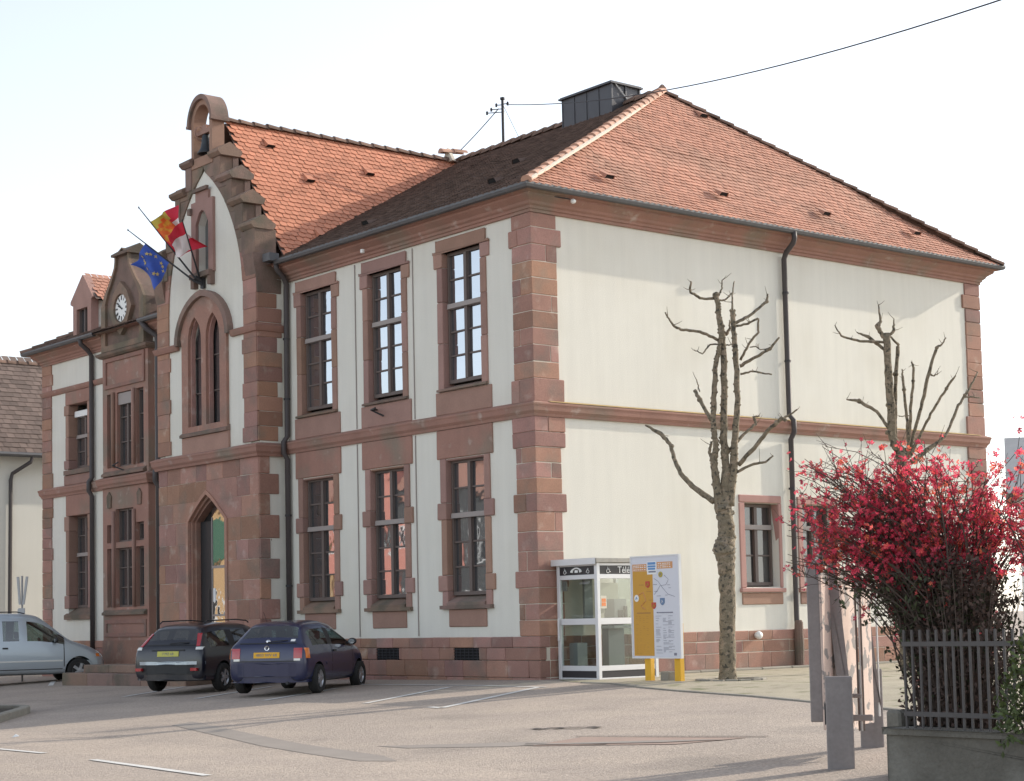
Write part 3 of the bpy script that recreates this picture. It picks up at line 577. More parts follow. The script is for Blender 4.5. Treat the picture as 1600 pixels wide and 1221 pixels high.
# ---- downpipes -------------------------------------------------------------
def pipe(pts, r=.055, boot=None, clips=()):
    b = MB(); b.tube(pts, r, 10); o = b.build('downpipe', 'pipe', TH, smooth=True)
    for (x, y, z) in clips:
        q = MB(); q.lathe([(r+.004,-.02),(r+.014,-.02),(r+.014,.02),(r+.004,.02)], (x,y,z), n=10, closed=True); q.build('pipe_clip', 'iron', o)
    return o
pipe([(.44,6.60,8.79),(.44,6.61,8.66),(.40,6.62,8.58),(.16,6.66,8.42),(.085,6.67,8.30),(.085,6.68,5.1),(.19,6.69,4.98),(.19,6.69,4.74),(.085,6.70,4.6),(.085,6.70,.95),(.12,6.70,.7),(.14,6.70,.1)], clips=[(.085,6.68,z) for z in (7.6,6.2,3.6,2.0)])
b = MB(); b.lathe([(.09,-.1),(.10,.5),(.085,.9),(.06,.95)], (.13,6.70,0), n=10); b.box(.05,.26,6.56,6.84,-.1,.05); b.build('pipe_boot', 'stone_old', TH)
pipe([(-8.02,-.40,8.79),(-8.02,-.38,8.68),(-8.04,-.2,8.52),(-8.10,-.09,8.38),(-8.12,-.085,8.2),(-8.14,-.085,5.1),(-8.14,-.18,4.97),(-8.14,-.18,4.74),(-8.14,-.09,4.6),(-8.14,-.09,.0)], .06, clips=[(-8.14,-.087,z) for z in (7.2,5.9,3.4,1.9)])
pipe([(-19.5,WL-.42,8.79),(-19.5,WL-.40,8.66),(-19.48,WL-.2,8.5),(-19.5,WL-.09,8.36),(-19.5,WL-.09,5.1),(-19.5,WL-.18,4.97),(-19.5,WL-.18,4.74),(-19.5,WL-.09,4.6),(-19.5,WL-.09,.1)], .065)
pipe([(-16.1,WL-.40,8.79),(-16.0,WL-.3,8.6),(-15.85,WL-.1,8.42),(-15.82,WL-.09,8.2),(-15.82,WL-.09,5.1),(-15.82,WL-.18,4.97),(-15.82,WL-.18,4.74),(-15.82,WL-.09,4.6),(-15.82,WL-.09,.1)], .075)
b = MB(); b.box(-8.2,-7.92,-.62,-.38,8.83,9.0); b.build('rain_hopper', 'zinc', TH)
# thin cables on the facade, camera under the eave, lamp, hook
for x in (-5.62,-3.62):
    b = MB(); b.tube([(x,-.012,8.4),(x,-.012,5.02)], .012, 5); b.tube([(x,-.012,4.7),(x,-.012,.8)], .012, 5); b.build('cable', 'bar', TH)
b = MB(); b.lathe([(0,-.05),(.035,-.04),(.05,0),(.035,.04),(0,.05)], (.33,.75,8.67), axis='y', n=10); b.build('eave_lamp', 'white', TH, smooth=True)
b = MB(); b.tube([(.33,.68,8.7),(.25,.3,8.72),(.2,.05,8.7)], .012, 5); b.build('lamp_cable', 'iron', TH)
b = MB(); b.lathe([(0,.13),(.06,.12),(.085,.07),(.06,.01),(.05,-.02)], (.05,5.54,.67), axis='x', n=12); b.build('wall_lamp', 'white', TH, smooth=True)
b = MB(); b.tube([(-4.85,-.05,5.33),(-4.72,-.28,5.30),(-4.55,-.30,5.32)], .022, 6); b.tube([(-4.72,-.28,5.30),(-4.60,-.06,5.18)], .018, 6); b.build('wall_bracket', 'black', TH)
b = MB(); b.tube([(-17.75,WL-.25,5.22),(-17.6,WL-.45,5.25),(-17.35,WL-.42,5.32)], .02, 6); b.tube([(-17.6,WL-.45,5.25),(-17.35,WL-.2,5.1)], .018, 6); b.build('wall_bracket', 'black', TH)
b = MB(); b.lathe([(0,0),(.045,.01),(.045,.08),(0,.09)], (-4.95,-.27,8.50), n=8); b.build('eave_bulb', 'white', TH)
# kerb along the foot of the side wall
y = 1.9
while y < 13:
    stone('kerb_stone', .05, .42, y, y+.85, -.25, .05, TH, 'kerb', bev=.02); y += .85
# ---- chimney -----------------------------------------------------------------
b = MB(); b.box(-6.12,-4.45,6.2,7.05,12.0,13.0); ch = b.build('chimney', 'clad', TH)
b = MB()
for k in range(5): b.box(-6.12+1.67*k/4-.01, -6.12+1.67*k/4+.01, 6.185, 6.2, 12.0, 13.0)
for k in range(3): b.box(-4.45,-4.42,6.2+.85*k/2-.02,6.2+.85*k/2+.02,12.0,13.0)
b.build('seam', 'clad', ch)
b = MB(); b.box(-6.19,-4.38,6.13,7.12,13.0,13.035); b.box(-6.16,-4.41,6.16,7.09,13.035,13.06); b.build('cap', 'clad', ch)
b = MB(); b.tube([(-4.415,6.25,13.05),(-4.415,6.6,12.75),(-4.415,6.9,12.5)], .015, 4); b.build('flashing_line', 'white', ch)
# ================================================================== central gable block
CX, YC = -10.53, -.70
CL, CR = -12.72, -8.33
HW = 2.2
# ashlar ground storey with the portal
DO = .80   # half-width of the portal at the wall face
def door_hw(z):
    if z < 3.42: return DO
    if z > 4.0: return 0
    t = (z-3.42)/.58; return DO*(1-t)**.85
def ashlar_piece(x0, x1, z0, z1, y0=YC, y1=YC+.32, name='ashlar_stone', m='stone'):
    """block of the wall, cut by the portal arch if it crosses it"""
    if z0 < 4.0 and min(abs(x0-CX), abs(x1-CX)) < DO+.01 or (x0 < CX < x1 and z0 < 4.0):
        s = 1 if (x0+x1)/2 > CX else -1
        xo = x1 if s > 0 else x0
        n = 4; inner = [(CX+s*(door_hw(z0+(z1-z0)*i/n)+.0), z0+(z1-z0)*i/n) for i in range(n+1)]
        poly = inner+[(xo-s*.004, z1-.004), (xo-s*.004, z0+.004)]
        if abs(xo-CX)-door_hw(z0) < .03 and z1 < 3.42: return
        b = MB(); b.prism(poly if s > 0 else poly[::-1], y0, y1); b.build(name, m, TH); return
    stone(name, x0, x1, y0, y1, z0, z1, TH, m, g=.003, bev=.008)
zc = [.77, 1.2, 1.63, 2.06, 2.49, 2.92, 3.42, 3.86, 4.30, 4.72]
for i, (a, c) in enumerate(zip(zc[:-1], zc[1:])):
    for s in (-1, 1):
        xs = [DO if a < 3.99 else 0.0]
        k = (i+(s > 0)) % 2
        while xs[-1] < HW-.25:
            xs.append(xs[-1]+random.uniform(.42, .75))
        xs[-1] = HW
        if len(xs) > 2 and xs[-1]-xs[-2] < .2: xs.pop(-2)
        for p, q in zip(xs[:-1], xs[1:]):
            x0, x1 = sorted((CX+s*p, CX+s*q))
            if a >= 3.4 and a < 4.0 and p == xs[0]:
                n = 4; inner = [(CX+s*door_hw(a+(c-a)*j/n), a+(c-a)*j/n) for j in range(n+1)]
                poly = inner+[(CX+s*(q-.003), c-.003), (CX+s*(q-.003), a+.003)]
                b = MB(); b.prism(poly if s > 0 else poly[::-1], YC, YC+.32); b.build('ashlar_stone', 'stone', TH)
            else: stone('ashlar_stone', x0, x1, YC, YC+.32, a, c, TH, 'stone', g=.003, bev=.007)
for s in (-1, 1):
    x = DO+.02
    while x < HW+.02:
        x1 = min(x+random.uniform(.45, .6), HW+.04); x1 = HW+.04 if HW-x1 < .2 else x1
        x0_, x1_ = sorted((CX+s*x, CX+s*x1)); 
        for a, c in ((-.5,.1),(.1,.44),(.44,.77)): stone('plinth_stone', x0_, x1_, YC-.04, YC+.3, a, c, TH, 'stone')
        x = x1
# backing and returns
b = MB(); b.box(CL+.03, CX-DO-.02, YC+.3, YC+.6, -.4, 8.7); b.box(CX+DO+.02, CR-.03, YC+.3, YC+.6, -.4, 8.7); b.box(CX-DO-.02, CX+DO+.02, YC+.3, YC+.6, 4.0, 8.7); b.build('core_wall', 'stone_band', TH)
b = MB(); b.box(CR-.3, CR, YC+.05, .35, -.4, 9.0); b.box(CL, CL+.3, YC+.05, 1.4, -.4, 9.0); b.build('return_wall', 'plaster', TH)
# return quoins on the +x side (jagged)
for i, z in enumerate([.1,.44,.77,1.2,1.63,2.06,2.49,2.92,3.42,3.86,4.30]):
    z1 = ([.1,.44,.77,1.2,1.63,2.06,2.49,2.92,3.42,3.86,4.30,4.72])[i+1]
    stone('quoin_stone', CR-.3, CR+.03, YC+.01, YC+(.50 if i % 2 else .27), z, z1, TH)
b = MB(); b.prism([(CL+.02,.78),(CX-DO-.01,.78),(CX-DO-.01,3.42),(CX-.4,3.8),(CX,4.02),(CX+.4,3.8),(CX+DO+.01,3.42),(CX+DO+.01,.78),(CR-.02,.78),(CR-.02,4.71),(CL+.02,4.71)], YC+.010, YC+.2); b.build('mortar', 'mortar', TH)
# mouldings of the portal: stepped jambs and arch
def arch_ring(hw0, hw1, zs, apex0, apex1, y0, y1, m, name, parent=TH, zb=.0):
    """pointed frame between outer half-width hw0 and inner hw1"""
    def outline(hw, ap, n=6): return [(CX-hw, zb), (CX-hw, zs)]+[(CX-hw*(1-t)**.85, zs+(ap-zs)*t) for t in [i/n for i in range(1, n)]]+[(CX, ap)]+[(CX+hw*(1-t)**.85, zs+(ap-zs)*t) for t in [i/n for i in range(n-1, 0, -1)]]+[(CX+hw, zs), (CX+hw, zb)]
    o, i_ = outline(hw0, apex0), outline(hw1, apex1)
    b = MB(); n = len(o); vs = [(x, y0, z) for x, z in o]+[(x, y0, z) for x, z in i_]+[(x, y1, z) for x, z in o]+[(x, y1, z) for x, z in i_]; fs = []
    for k in range(n-1): fs += [(k, k+1, n+k+1, n+k), (2*n+k, 3*n+k, 3*n+k+1, 2*n+k+1), (n+k, n+k+1, 3*n+k+1, 3*n+k), (k, 2*n+k, 2*n+k+1, k+1)]
    fs += [(0, n, 3*n, 2*n), (n-1, 3*n-1, 4*n-1, 2*n-1)]
    b.add(vs, fs); return b.build(name, m, parent)
arch_ring(.90, .80, 3.42, 4.10, 4.0, YC-.03, YC+.02, 'stone', 'portal_moulding')
arch_ring(.80, .74, 3.42, 4.0, 3.93, YC+.05, YC+.3, 'stone', 'portal_moulding')
arch_ring(.75, .68, 3.42, 3.94, 3.86, YC+.12, YC+.6, 'stone', 'portal_moulding')
# door: black side panel flush with the glass, glazed leaf beside it
DY = YC+.24
b = MB(); b.prism([(CX-.70,.25),(CX+.70,.25),(CX+.70,3.42),(CX,3.87),(CX-.70,3.42)], DY+.06, DY+.10); b.build('door_lobby', 'dark', TH)
dr = MB(); dr.box(CX-.70, CX-.20, DY-.012, DY+.03, .3, 3.42); dr.box(CX-.62, CX-.28, DY-.022, DY-.012, .5, 1.9); drl = dr.build('door', 'black', TH)
MAT['glass_door'] = glassy('door_glass', (.02, .022, .02), .50, .02)
d2 = MB(); d2.prism([(CX-.20,.45),(CX+.66,.45),(CX+.66,3.36),(CX,3.78),(CX-.20,3.66)], DY, DY+.02); gl = d2.build('door_glass', 'glass_door', drl)
d3 = MB(); d3.box(CX-.20, CX-.17, DY-.014, DY+.05, .3, 3.5); d3.box(CX-.17, CX+.66, DY-.013, DY+.05, .3, .45); d3.box(CX-.17, CX+.66, DY-.012, DY+.0, 2.36, 2.42); d3.box(CX-.17, CX+.66, DY-.012, DY, 1.30, 1.34); d3.build('door_frame', 'bar', drl)
d4 = MB(); d4.box(CX-.15, CX-.05, DY-.006, DY-.001, 1.62, 1.92); d4.build('door_notice', 'white', drl)
# steps
b = None
for i, (y0, z1, xa, xb) in enumerate(((-1.95, .06, -15.2, -9.3), (-1.55, .24, -14.9, -9.5))):
    x = xa
    while x < xb-.01:
        x1 = min(x+1.3, xb); stone('step', x, x1, y0, YC+.02, z1-.40 if i == 0 else z1-.19, z1, TH, 'stone_old', bev=.02); x = x1
# string course on the block
cp = [(CL,1.0),(CL,YC),(CR,YC),(CR,-.0)]; co = [(-1,0),(-1,-1),(1,-1),(1,0)]
sweepobj('string_course', cp, co, [(d+.02, z-.05) for d, z in STR], 'stone_band')
# ---- upper storey: plaster panel between stone quoins ------------------------------
def arch_hw(z, zs=8.2, hw=1.66, R=3.71):
    if z <= zs: return hw
    t = R*R-(z-zs)**2; return max(0, hw-R+math.sqrt(max(t, 0)))
APX = 11.29
NA = 14
arch_pts = [(CX-arch_hw(8.2+(APX-8.2)*i/NA), 8.2+(APX-8.2)*i/NA) for i in range(NA)]+[(CX, APX)]+[(CX+arch_hw(8.2+(APX-8.2)*i/NA), 8.2+(APX-8.2)*i/NA) for i in range(NA-1, -1, -1)]
GW = (CX-1.0, CX+1.0)  # gothic plate
gw_hole = [(CX-.72,5.4),(CX+.72,5.4),(CX+.72,7.5),(CX+.5,8.0),(CX,8.3),(CX-.5,8.0),(CX-.72,7.5)]
niche = [(CX-.30,8.98),(CX+.26,8.98),(CX+.26,10.1),(CX+.1,10.35),(CX-.02,10.4),(CX-.14,10.35),(CX-.30,10.1)]
b = MB(); b.prism([(CX-1.9,4.9)]+[(CX-1.9,8.2)]+arch_pts+[(CX+1.9,8.2),(CX+1.9,4.9)], YC+.02, YC+.34, [gw_hole, niche]); b.build('wall', 'plaster', TH)
# stepped gable: core and stones
ST = [(.76,11.55),(1.25,10.93),(1.70,10.30),(2.12,9.66),(2.2,9.02)]  # half-width, top of the block below its cap
def gable_hw(z):
    if z < 9.02: return HW
    for (w, zt), (w2, z2) in zip(ST[:-1], ST[1:]):
        if z2 <= z < zt: return w
    return .5
core = [(CX-HW,8.6),(CX-HW,9.02)]
for (w, zt), (wl, zl) in zip(reversed(ST[:-1]), reversed(ST[1:])): core += [(CX-w-.05, zl), (CX-w-.05, zt)]
core += [(CX-.5,11.55)]
core = core+[(2*CX-x, z) for x, z in reversed(core)]
b = MB(); b.prism(core, YC+.28, YC+.42, [[(q[0], q[1]) for q in niche]]); b.build('gable_core', 'stone_old', TH)
zl = 4.95
levels = []
zq = 5.0
while zq < 11.3:
    levels.append(zq); zq += .32
levels.append(11.55)
rr = random.Random(8)
for i, (a, c) in enumerate(zip(levels[:-1], levels[1:])):
    mid = (a+c)/2; ow = gable_hw(mid); iw0 = arch_hw(a) if a > 8.2 else 1.66; iw1 = arch_hw(c) if c < APX else 0
    if a < 8.2: iw0 = iw1 = 1.66+(-.06 if i % 3 == 0 and a < 7.4 else 0)
    for s in (-1, 1):
        w1 = ow; parts = [(None, w1)]
        mm = 'stone' if a < 9 else 'stone_old'
        if ow-iw0 > .75 and rr.random() < .8: cut = (iw0+ow)/2+rr.uniform(-.15, .15); parts = [(None, cut), (cut, w1)]
        for p, q in parts:
            n = 3
            inner = [(CX+s*((iw0+(iw1-iw0)*0 if False else (arch_hw(a+(c-a)*j/n) if a >= 8.2 else iw0))), a+(c-a)*j/n) for j in range(n+1)] if p is None else [(CX+s*p, a), (CX+s*p, c)]
            if p is None and c > APX: inner = [(CX+s*max(arch_hw(a+(c-a)*j/n) if a+(c-a)*j/n < APX else 0, 0.0), a+(c-a)*j/n) for j in range(n+1)]
            inner = [(x+s*.003, min(max(z, a+.003), c-.003)) for x, z in inner]
            poly = inner+[(CX+s*(q-.003), c-.003), (CX+s*(q-.003), a+.003)]
            pr = .035+rr.uniform(-.006, .006)
            b = MB(); b.prism(poly if s > 0 else poly[::-1], YC-pr+.02, YC+.34); b.build('gable_stone', mm, TH)
# return side stones of the upper storey
for i, (a, c) in enumerate(zip(levels[:-1], levels[1:])):
    if c < 9.25: stone('quoin_stone', CR-.25, CR+.02, YC+.0, YC+(.62 if i % 3 else .5), a, c, TH, 'stone' if a < 8 else 'stone_old')
# step caps: small saddle roofs with the ridge along the facade
def cap(x0, x1, z, h=.24, y0=YC-.14, y1=YC+.48):
    ym = (y0+y1)/2; pr = [(y0, z), (y0, z+.06), (ym, z+h), (y1, z+.06), (y1, z), (y1-.06, z-.07), (y0+.08, z-.07)]
    b = MB(); b.prism(pr, x0, x1, axis='x'); return b.build('gable_cap', 'stone_old', TH)
for (w, zt), nxt in zip(ST[:-1], [.40,.76,1.25,1.70]):
    for s in (-1, 1):
        x0, x1 = sorted((CX+s*(nxt-.0), CX+s*(w+.12)))
        cap(x0, x1, zt)
        x0, x1 = sorted((CX+s*max(nxt-.05, arch_hw(zt-.62)+.04), CX+s*(w+.02))); stone('gable_stone', x0, x1, YC-.04, YC+.42, zt-.62, zt-.07, TH, 'stone_old')
# kneelers where the gable meets the eaves
for s in (-1, 1):
    x0, x1 = sorted((CX+s*1.80, CX+s*(HW+.02)))
    b = MB(); b.prism([(YC-.06,8.78),(YC-.10,9.05),(YC+.5,9.05),(YC+.5,8.5),(YC,8.5)], x0, x1, axis='x'); b.build('kneeler', 'stone_old', TH)
    stone('kneeler', x0, x1, YC-.05, YC+.5, 9.05, 9.60, TH, 'stone_old')
# second string course with the hood mould over the gothic window
S2 = [(.0,7.36),(.05,7.37),(.08,7.43),(.10,7.49),(.0,7.53)]
sweepobj('upper_string_course', [(CX-1.18,YC),(CL,YC),(CL,.9)][::-1], [(0,-1),(-1,-1),(-1,0)][::-1], S2, 'stone_band')
sweepobj('upper_string_course', [(CX+1.18,YC),(CR,YC),(CR,-.02)], [(0,-1),(1,-1),(1,0)], S2, 'stone_band')
def pointed(hw, zs, ap, n=9):
    pts = []
    for i in range(n+1):
        t = i/n; a = t*math.pi/2*.92
        pts.append((-hw*(math.cos(a)-math.cos(math.pi/2*.92))/(1-math.cos(math.pi/2*.92)), zs+(ap-zs)*math.sin(a)/math.sin(math.pi/2*.92)))
    return pts
def ring_from(o, i_, y0, y1, name, m, close=False, parent=TH):
    b = MB(); n = len(o); vs = [(x, y0, z) for x, z in o]+[(x, y0, z) for x, z in i_]+[(x, y1, z) for x, z in o]+[(x, y1, z) for x, z in i_]; fs = []
    for k in range(n-1): fs += [(k, k+1, n+k+1, n+k), (2*n+k, 3*n+k, 3*n+k+1, 2*n+k+1), (n+k, n+k+1, 3*n+k+1, 3*n+k), (k, 2*n+k, 2*n+k+1, k+1)]
    fs += [(0, n, 3*n, 2*n), (n-1, 3*n-1, 4*n-1, 2*n-1)]
    b.add(vs, fs); return b.build(name, m, parent)
def full(hw, zs, ap):
    l = pointed(hw, zs, ap); return [(CX+x, z) for x, z in l]+[(CX-x, z) for x, z in reversed(l[:-1])]
oo, ii = full(1.20, 7.45, 8.58), full(1.06, 7.45, 8.44)
# the hood in voussoirs
for k in range(0, len(oo)-1, 3):
    ring_from(oo[k:k+4], ii[k:k+4], YC-.13, YC+.03, 'hood_stone', 'stone_old')
plate = [(CX-.99,5.37),(CX-.99,7.45)]+full(1.055,7.46,8.43)[1:-1]+[(CX+.99,7.45),(CX+.99,5.37)]
def lancet(cx):
    l = [(-.30,7.40),(-.285,7.62),(-.22,7.80),(-.12,7.93),(0,8.02)]
    return [(cx-.30,5.55)]+[(cx+x, z) for x, z in l]+[(cx-x, z) for x, z in reversed(l[:-1])]+[(cx+.30,5.55)]
lan = [lancet(CX-.40), lancet(CX+.40)]
b = MB(); b.prism(plate, YC-.05, YC+.02, lan); gp = b.build('gothic_window', 'stone', TH)
b = MB(); b.prism([(x*1.0, z) for x, z in plate], YC+.02, YC+.12, [[(CX-.40+(x-CX+.40)*.84, 5.55+(z-5.55)*.985) for x, z in lan[0]], [(CX+.40+(x-CX-.40)*.84, 5.55+(z-5.55)*.985) for x, z in lan[1]]]); b.build('tracery', 'stone', gp)
for s in (-1, 1):
    for k, (za, zb_) in enumerate(((5.5,6.3),(6.33,7.1),(7.13,8.0))):
        q = MB(); q.box(CX+s*.40-.29, CX+s*.40-.01, YC+.16, YC+.175, za, zb_); q.box(CX+s*.40+.01, CX+s*.40+.29, YC+.158, YC+.173, za, zb_); q.build('pane', 'glass_lo', gp)
    for x0, x1, ya, za, zb_ in ((-.02,.02,.14,5.5,8.0),(-.3,.3,.135,6.3,6.33),(-.3,.3,.135,7.1,7.13)):
        q = MB(); q.box(CX+s*.40+x0, CX+s*.40+x1, YC+ya, YC+.18, za, zb_); q.build('glazing_bar', 'frame', gp)
b = MB(); b.add([(CX-1.03,YC-.10,5.33),(CX+1.03,YC-.10,5.33),(CX+1.03,YC-.10,5.39),(CX-1.03,YC-.10,5.39),(CX-1.03,YC+.1,5.33),(CX+1.03,YC+.1,5.33),(CX+1.03,YC+.1,5.53),(CX-1.03,YC+.1,5.53)],
                [(0,1,2,3),(4,7,6,5),(0,4,5,1),(3,2,6,7),(0,3,7,4),(1,5,6,2)]); b.build('sill', 'stone_old', TH)
stone('apron', CX-1.03, CX+1.03, YC-.04, YC+.03, 4.92, 5.33, TH, 'stone_trim')
# gable niche window
npl = [(CX-.50,8.95),(CX+.46,8.95),(CX+.46,10.62),(CX+.26,10.62),(CX+.26,10.82),(CX-.30,10.82),(CX-.30,10.62),(CX-.50,10.62)]
b = MB(); b.prism(npl, YC-.05, YC+.03, [niche]); nb = b.build('niche_window', 'stone_trim', TH)
b = MB(); b.box(CX-.32, CX+.28, YC+.2, YC+.22, 8.9, 10.4); b.build('pane', 'glass_lo', nb)
b = MB(); b.box(CX-.56, CX-.44, YC-.12, YC+.0, 10.36, 10.5); b.build('niche_hood', 'stone_old', nb); b = MB(); b.box(CX-.34, CX+.30, YC-.12, YC-.05, 10.82, 10.9); b.build('niche_hood', 'stone_old', nb)
b = MB(); b.box(CX-.46, CX+.42, YC-.14, YC+.02, 8.86, 8.98); b.box(CX-.46, CX-.32, YC-.10, YC+.02, 8.66, 8.86); b.box(CX+.28, CX+.42, YC-.10, YC+.02, 8.66, 8.86); b.build('niche_sill', 'stone_old', nb)
# ---- bellcote ----------------------------------------------------------------
BX0, BX1, BY0, BY1 = CX-.48, CX+.46, YC-.04, YC+.27
cym = (BY0+BY1)/2
b = MB()
b.box(BX0, BX0+.11, BY0, BY1, 11.5, 12.40); b.box(BX1-.13, BX1, BY0, BY1, 11.5, 12.40)
def barch(hw, z0, ap, n=10):
    return [(CX-.01-hw*math.cos(math.pi/2*k/n)**.9, z0+(ap-z0)*math.sin(math.pi/2*k/n)**1.15) for k in range(n+1)]+[(CX-.01+hw*math.cos(math.pi/2*k/n)**.9, z0+(ap-z0)*math.sin(math.pi/2*k/n)**1.15) for k in range(n-1, -1, -1)]
b.box(BX0, BX1, BY0, BY1, 11.40, 11.62)
bc = b.build('bell_tower', 'stone_trim', TH)
ring_from(barch(.47, 12.40, 12.92), barch(.36, 12.40, 12.80), BY0, BY1, 'bell_arch', 'stone_trim', parent=bc)
ring_from(barch(.56, 12.38, 13.03), barch(.47, 12.40, 12.92), BY0-.07, BY1+.07, 'bell_roof', 'stone_old', parent=bc)
for x0, x1 in ((BX0-.10, BX0), (BX1, BX1+.10)):
    b = MB(); b.box(x0, x1, BY0-.08, BY1+.08, 12.35, 12.41); b.build('bell_eave', 'stone_old', bc)
b = MB(); b.lathe([(.0,.46),(.06,.45),(.09,.40),(.105,.25),(.13,.12),(.19,.03),(.20,.0),(.17,.0),(.0,.1)], (CX+.02, cym-.06, 11.68), n=16); b.tube([(CX+.02,cym-.06,11.75),(CX+.02,cym-.06,11.62)], .03, 6); b.build('bell', 'bell', bc, smooth=True)
b = MB(); b.box(BX0+.15, BX1-.15, cym-.12, cym+.02, 12.14, 12.24); b.box(CX-.08, CX+.10, cym-.11, cym+.0, 12.24, 12.34); b.lathe([(.14,-.02),(.17,-.02),(.17,.02),(.14,.02)], (CX-.22,cym-.05,12.2), axis='x', n=14, closed=True); b.build('bell_yoke', 'stone_trim', bc)
# ================================================================== bay with the clock gable
BXC, YB = -17.40, .85
bl_, br_ = BXC-1.25, BXC+1.25
def wr(x0, x1, z0, z1): return rect(x0, x1, z0, z1)
bh = [wr(-18.42,-18.06,1.62,3.14), wr(-18.42,-18.06,3.29,3.76), wr(-17.93,-16.96,1.62,3.14), wr(-17.93,-16.96,3.29,4.15), wr(-16.82,-16.40,1.62,3.14), wr(-16.82,-16.40,3.29,3.76)]
b = MB(); b.prism(wr(bl_, br_, -.5, 4.73), YB, YB+.22, bh); by1 = b.build('bay', 'stone_band', TH)
uh = [wr(-18.41,-18.08,5.24,7.18), wr(-17.85,-16.97,5.24,7.18), wr(-16.80,-16.40,5.24,7.18)]
b = MB(); b.prism(wr(bl_, br_, 4.70, 8.20), YB+.01, YB+.22, uh); by2 = b.build('bay', 'stone_band', TH)
for hs, par in ((bh, by1), (uh, by2)):
    for h in hs:
        (x0, z0), (x1, z1) = h[0], h[2]
        q = MB(); q.box(x0-.01, x1+.01, YB+.16, YB+.17, z0-.01, z1+.01); q.build('pane', 'glass_lo', par)
        q = MB(); q.box(x0, x0+.045, YB+.10, YB+.16, z0, z1); q.box(x1-.045, x1, YB+.10, YB+.16, z0, z1); q.box(x0, x1, YB+.101, YB+.16, z0, z0+.05); q.box(x0, x1, YB+.101, YB+.16, z1-.05, z1)
        if x1-x0 > .6: q.box((x0+x1)/2-.04, (x0+x1)/2+.04, YB+.09, YB+.16, z0, z1)
        nb_ = 3 if z1-z0 > 1.3 else 1
        for k in range(1, nb_): q.box(x0, x1, YB+.115, YB+.16, z0+(z1-z0)*k/nb_-.015, z0+(z1-z0)*k/nb_+.015)
        q.build('window_frame', 'frame', par)
b = MB(); b.box(-17.88, -16.95, YB+.05, YB+.14, 6.86, 7.16); b.build('roller_blind', 'bar', by2)
for z in (1.42, 5.02): 
    b = MB(); b.add([(bl_+.1,YB-.10,z),(br_-.1,YB-.10,z),(br_-.1,YB-.10,z+.06),(bl_+.1,YB-.10,z+.06),(bl_+.1,YB+.12,z),(br_-.1,YB+.12,z),(br_-.1,YB+.12,z+.22),(bl_+.1,YB+.12,z+.22)], [(0,1,2,3),(4,7,6,5),(0,4,5,1),(3,2,6,7),(0,3,7,4),(1,5,6,2)]); b.build('sill', 'stone_old', TH)
for x in (-18.0,-16.88):
    for z0, z1 in ((1.62,4.1),(5.24,7.2)):
        b = MB(); b.tube([(x,YB-.03,z0),(x,YB-.03,z1)], .055, 8); b.build('mullion', 'stone_trim', TH, smooth=True)
ringp = lambda x0,x1,z0,z1,t: [rect(x0,x1,z0,z1), rect(x0+t,x1-t,z0+t,z1-t)]
for (x0,x1,z0,z1) in ((-18.52,-16.28,.86,1.30),(-18.5,-16.3,7.32,8.12)):
    a, c = ringp(x0,x1,z0,z1,.10); b = MB(); b.prism(a, YB-.03, YB+.02, [c]); b.build('panel_moulding', 'stone', TH)
for x in (-18.25,-16.6):
    b = MB(); b.prism([(x-.10,4.2),(x+.10,4.2),(x+.12,4.5),(x,4.62),(x-.12,4.5)], YB-.035, YB+.01); b.build('carved_shield', 'stone_old', TH)
sweepobj('string_course', [(bl_,WL),(bl_,YB),(br_,YB),(br_,WL)], [(-1,0),(-1,-1),(1,-1),(1,0)], [(d+.02,z) for d,z in STR], 'stone_band')
sweepobj('hood_course', [(bl_,WL),(bl_,YB),(br_,YB),(br_,WL)], [(-1,0),(-1,-1),(1,-1),(1,0)], [(.0,8.14),(.05,8.15),(.12,8.20),(.14,8.26),(.0,8.32)], 'stone_old')
b = MB(); b.box(bl_-.01, br_+.01, YB-.02, YB+.2, -.5, .77); b.build('bay_base', 'stone', TH)
stone('quoin_stone', bl_-.28, bl_-.004, YB+.14, YB+.3, .8, 1.6, TH, 'stone')
half = [(1.17,8.30),(1.17,9.50),(.98,9.80),(.76,10.02),(.58,10.24),(.44,10.44),(.40,10.6),(.40,10.76)]
cg = [(BXC-x, z) for x, z in half]+[(BXC,10.92)]+[(BXC+x, z) for x, z in reversed(half)]
CLK = (BXC, 9.33)
b = MB(); b.prism(cg, YB+.0, YB+.50); cgo = b.build('clock_gable', 'stone_old', TH)
cgi = [(x, z) for x, z in cg]; inn = [(BXC+(x-BXC)*.80, 8.45+(z-8.30)*.93) for x, z in cg]
b = MB(); b.prism(cgi, YB-.07, YB-.0, [inn]); b.build('gable_coping', 'stone_old', cgo)
b = MB(); b.prism([(YB-.14,10.72),(YB-.14,10.78),(YB+.22,11.0),(YB+.6,10.78),(YB+.6,10.72)], BXC-.46, BXC+.46, axis='x'); b.build('gable_cap', 'stone_old', cgo)
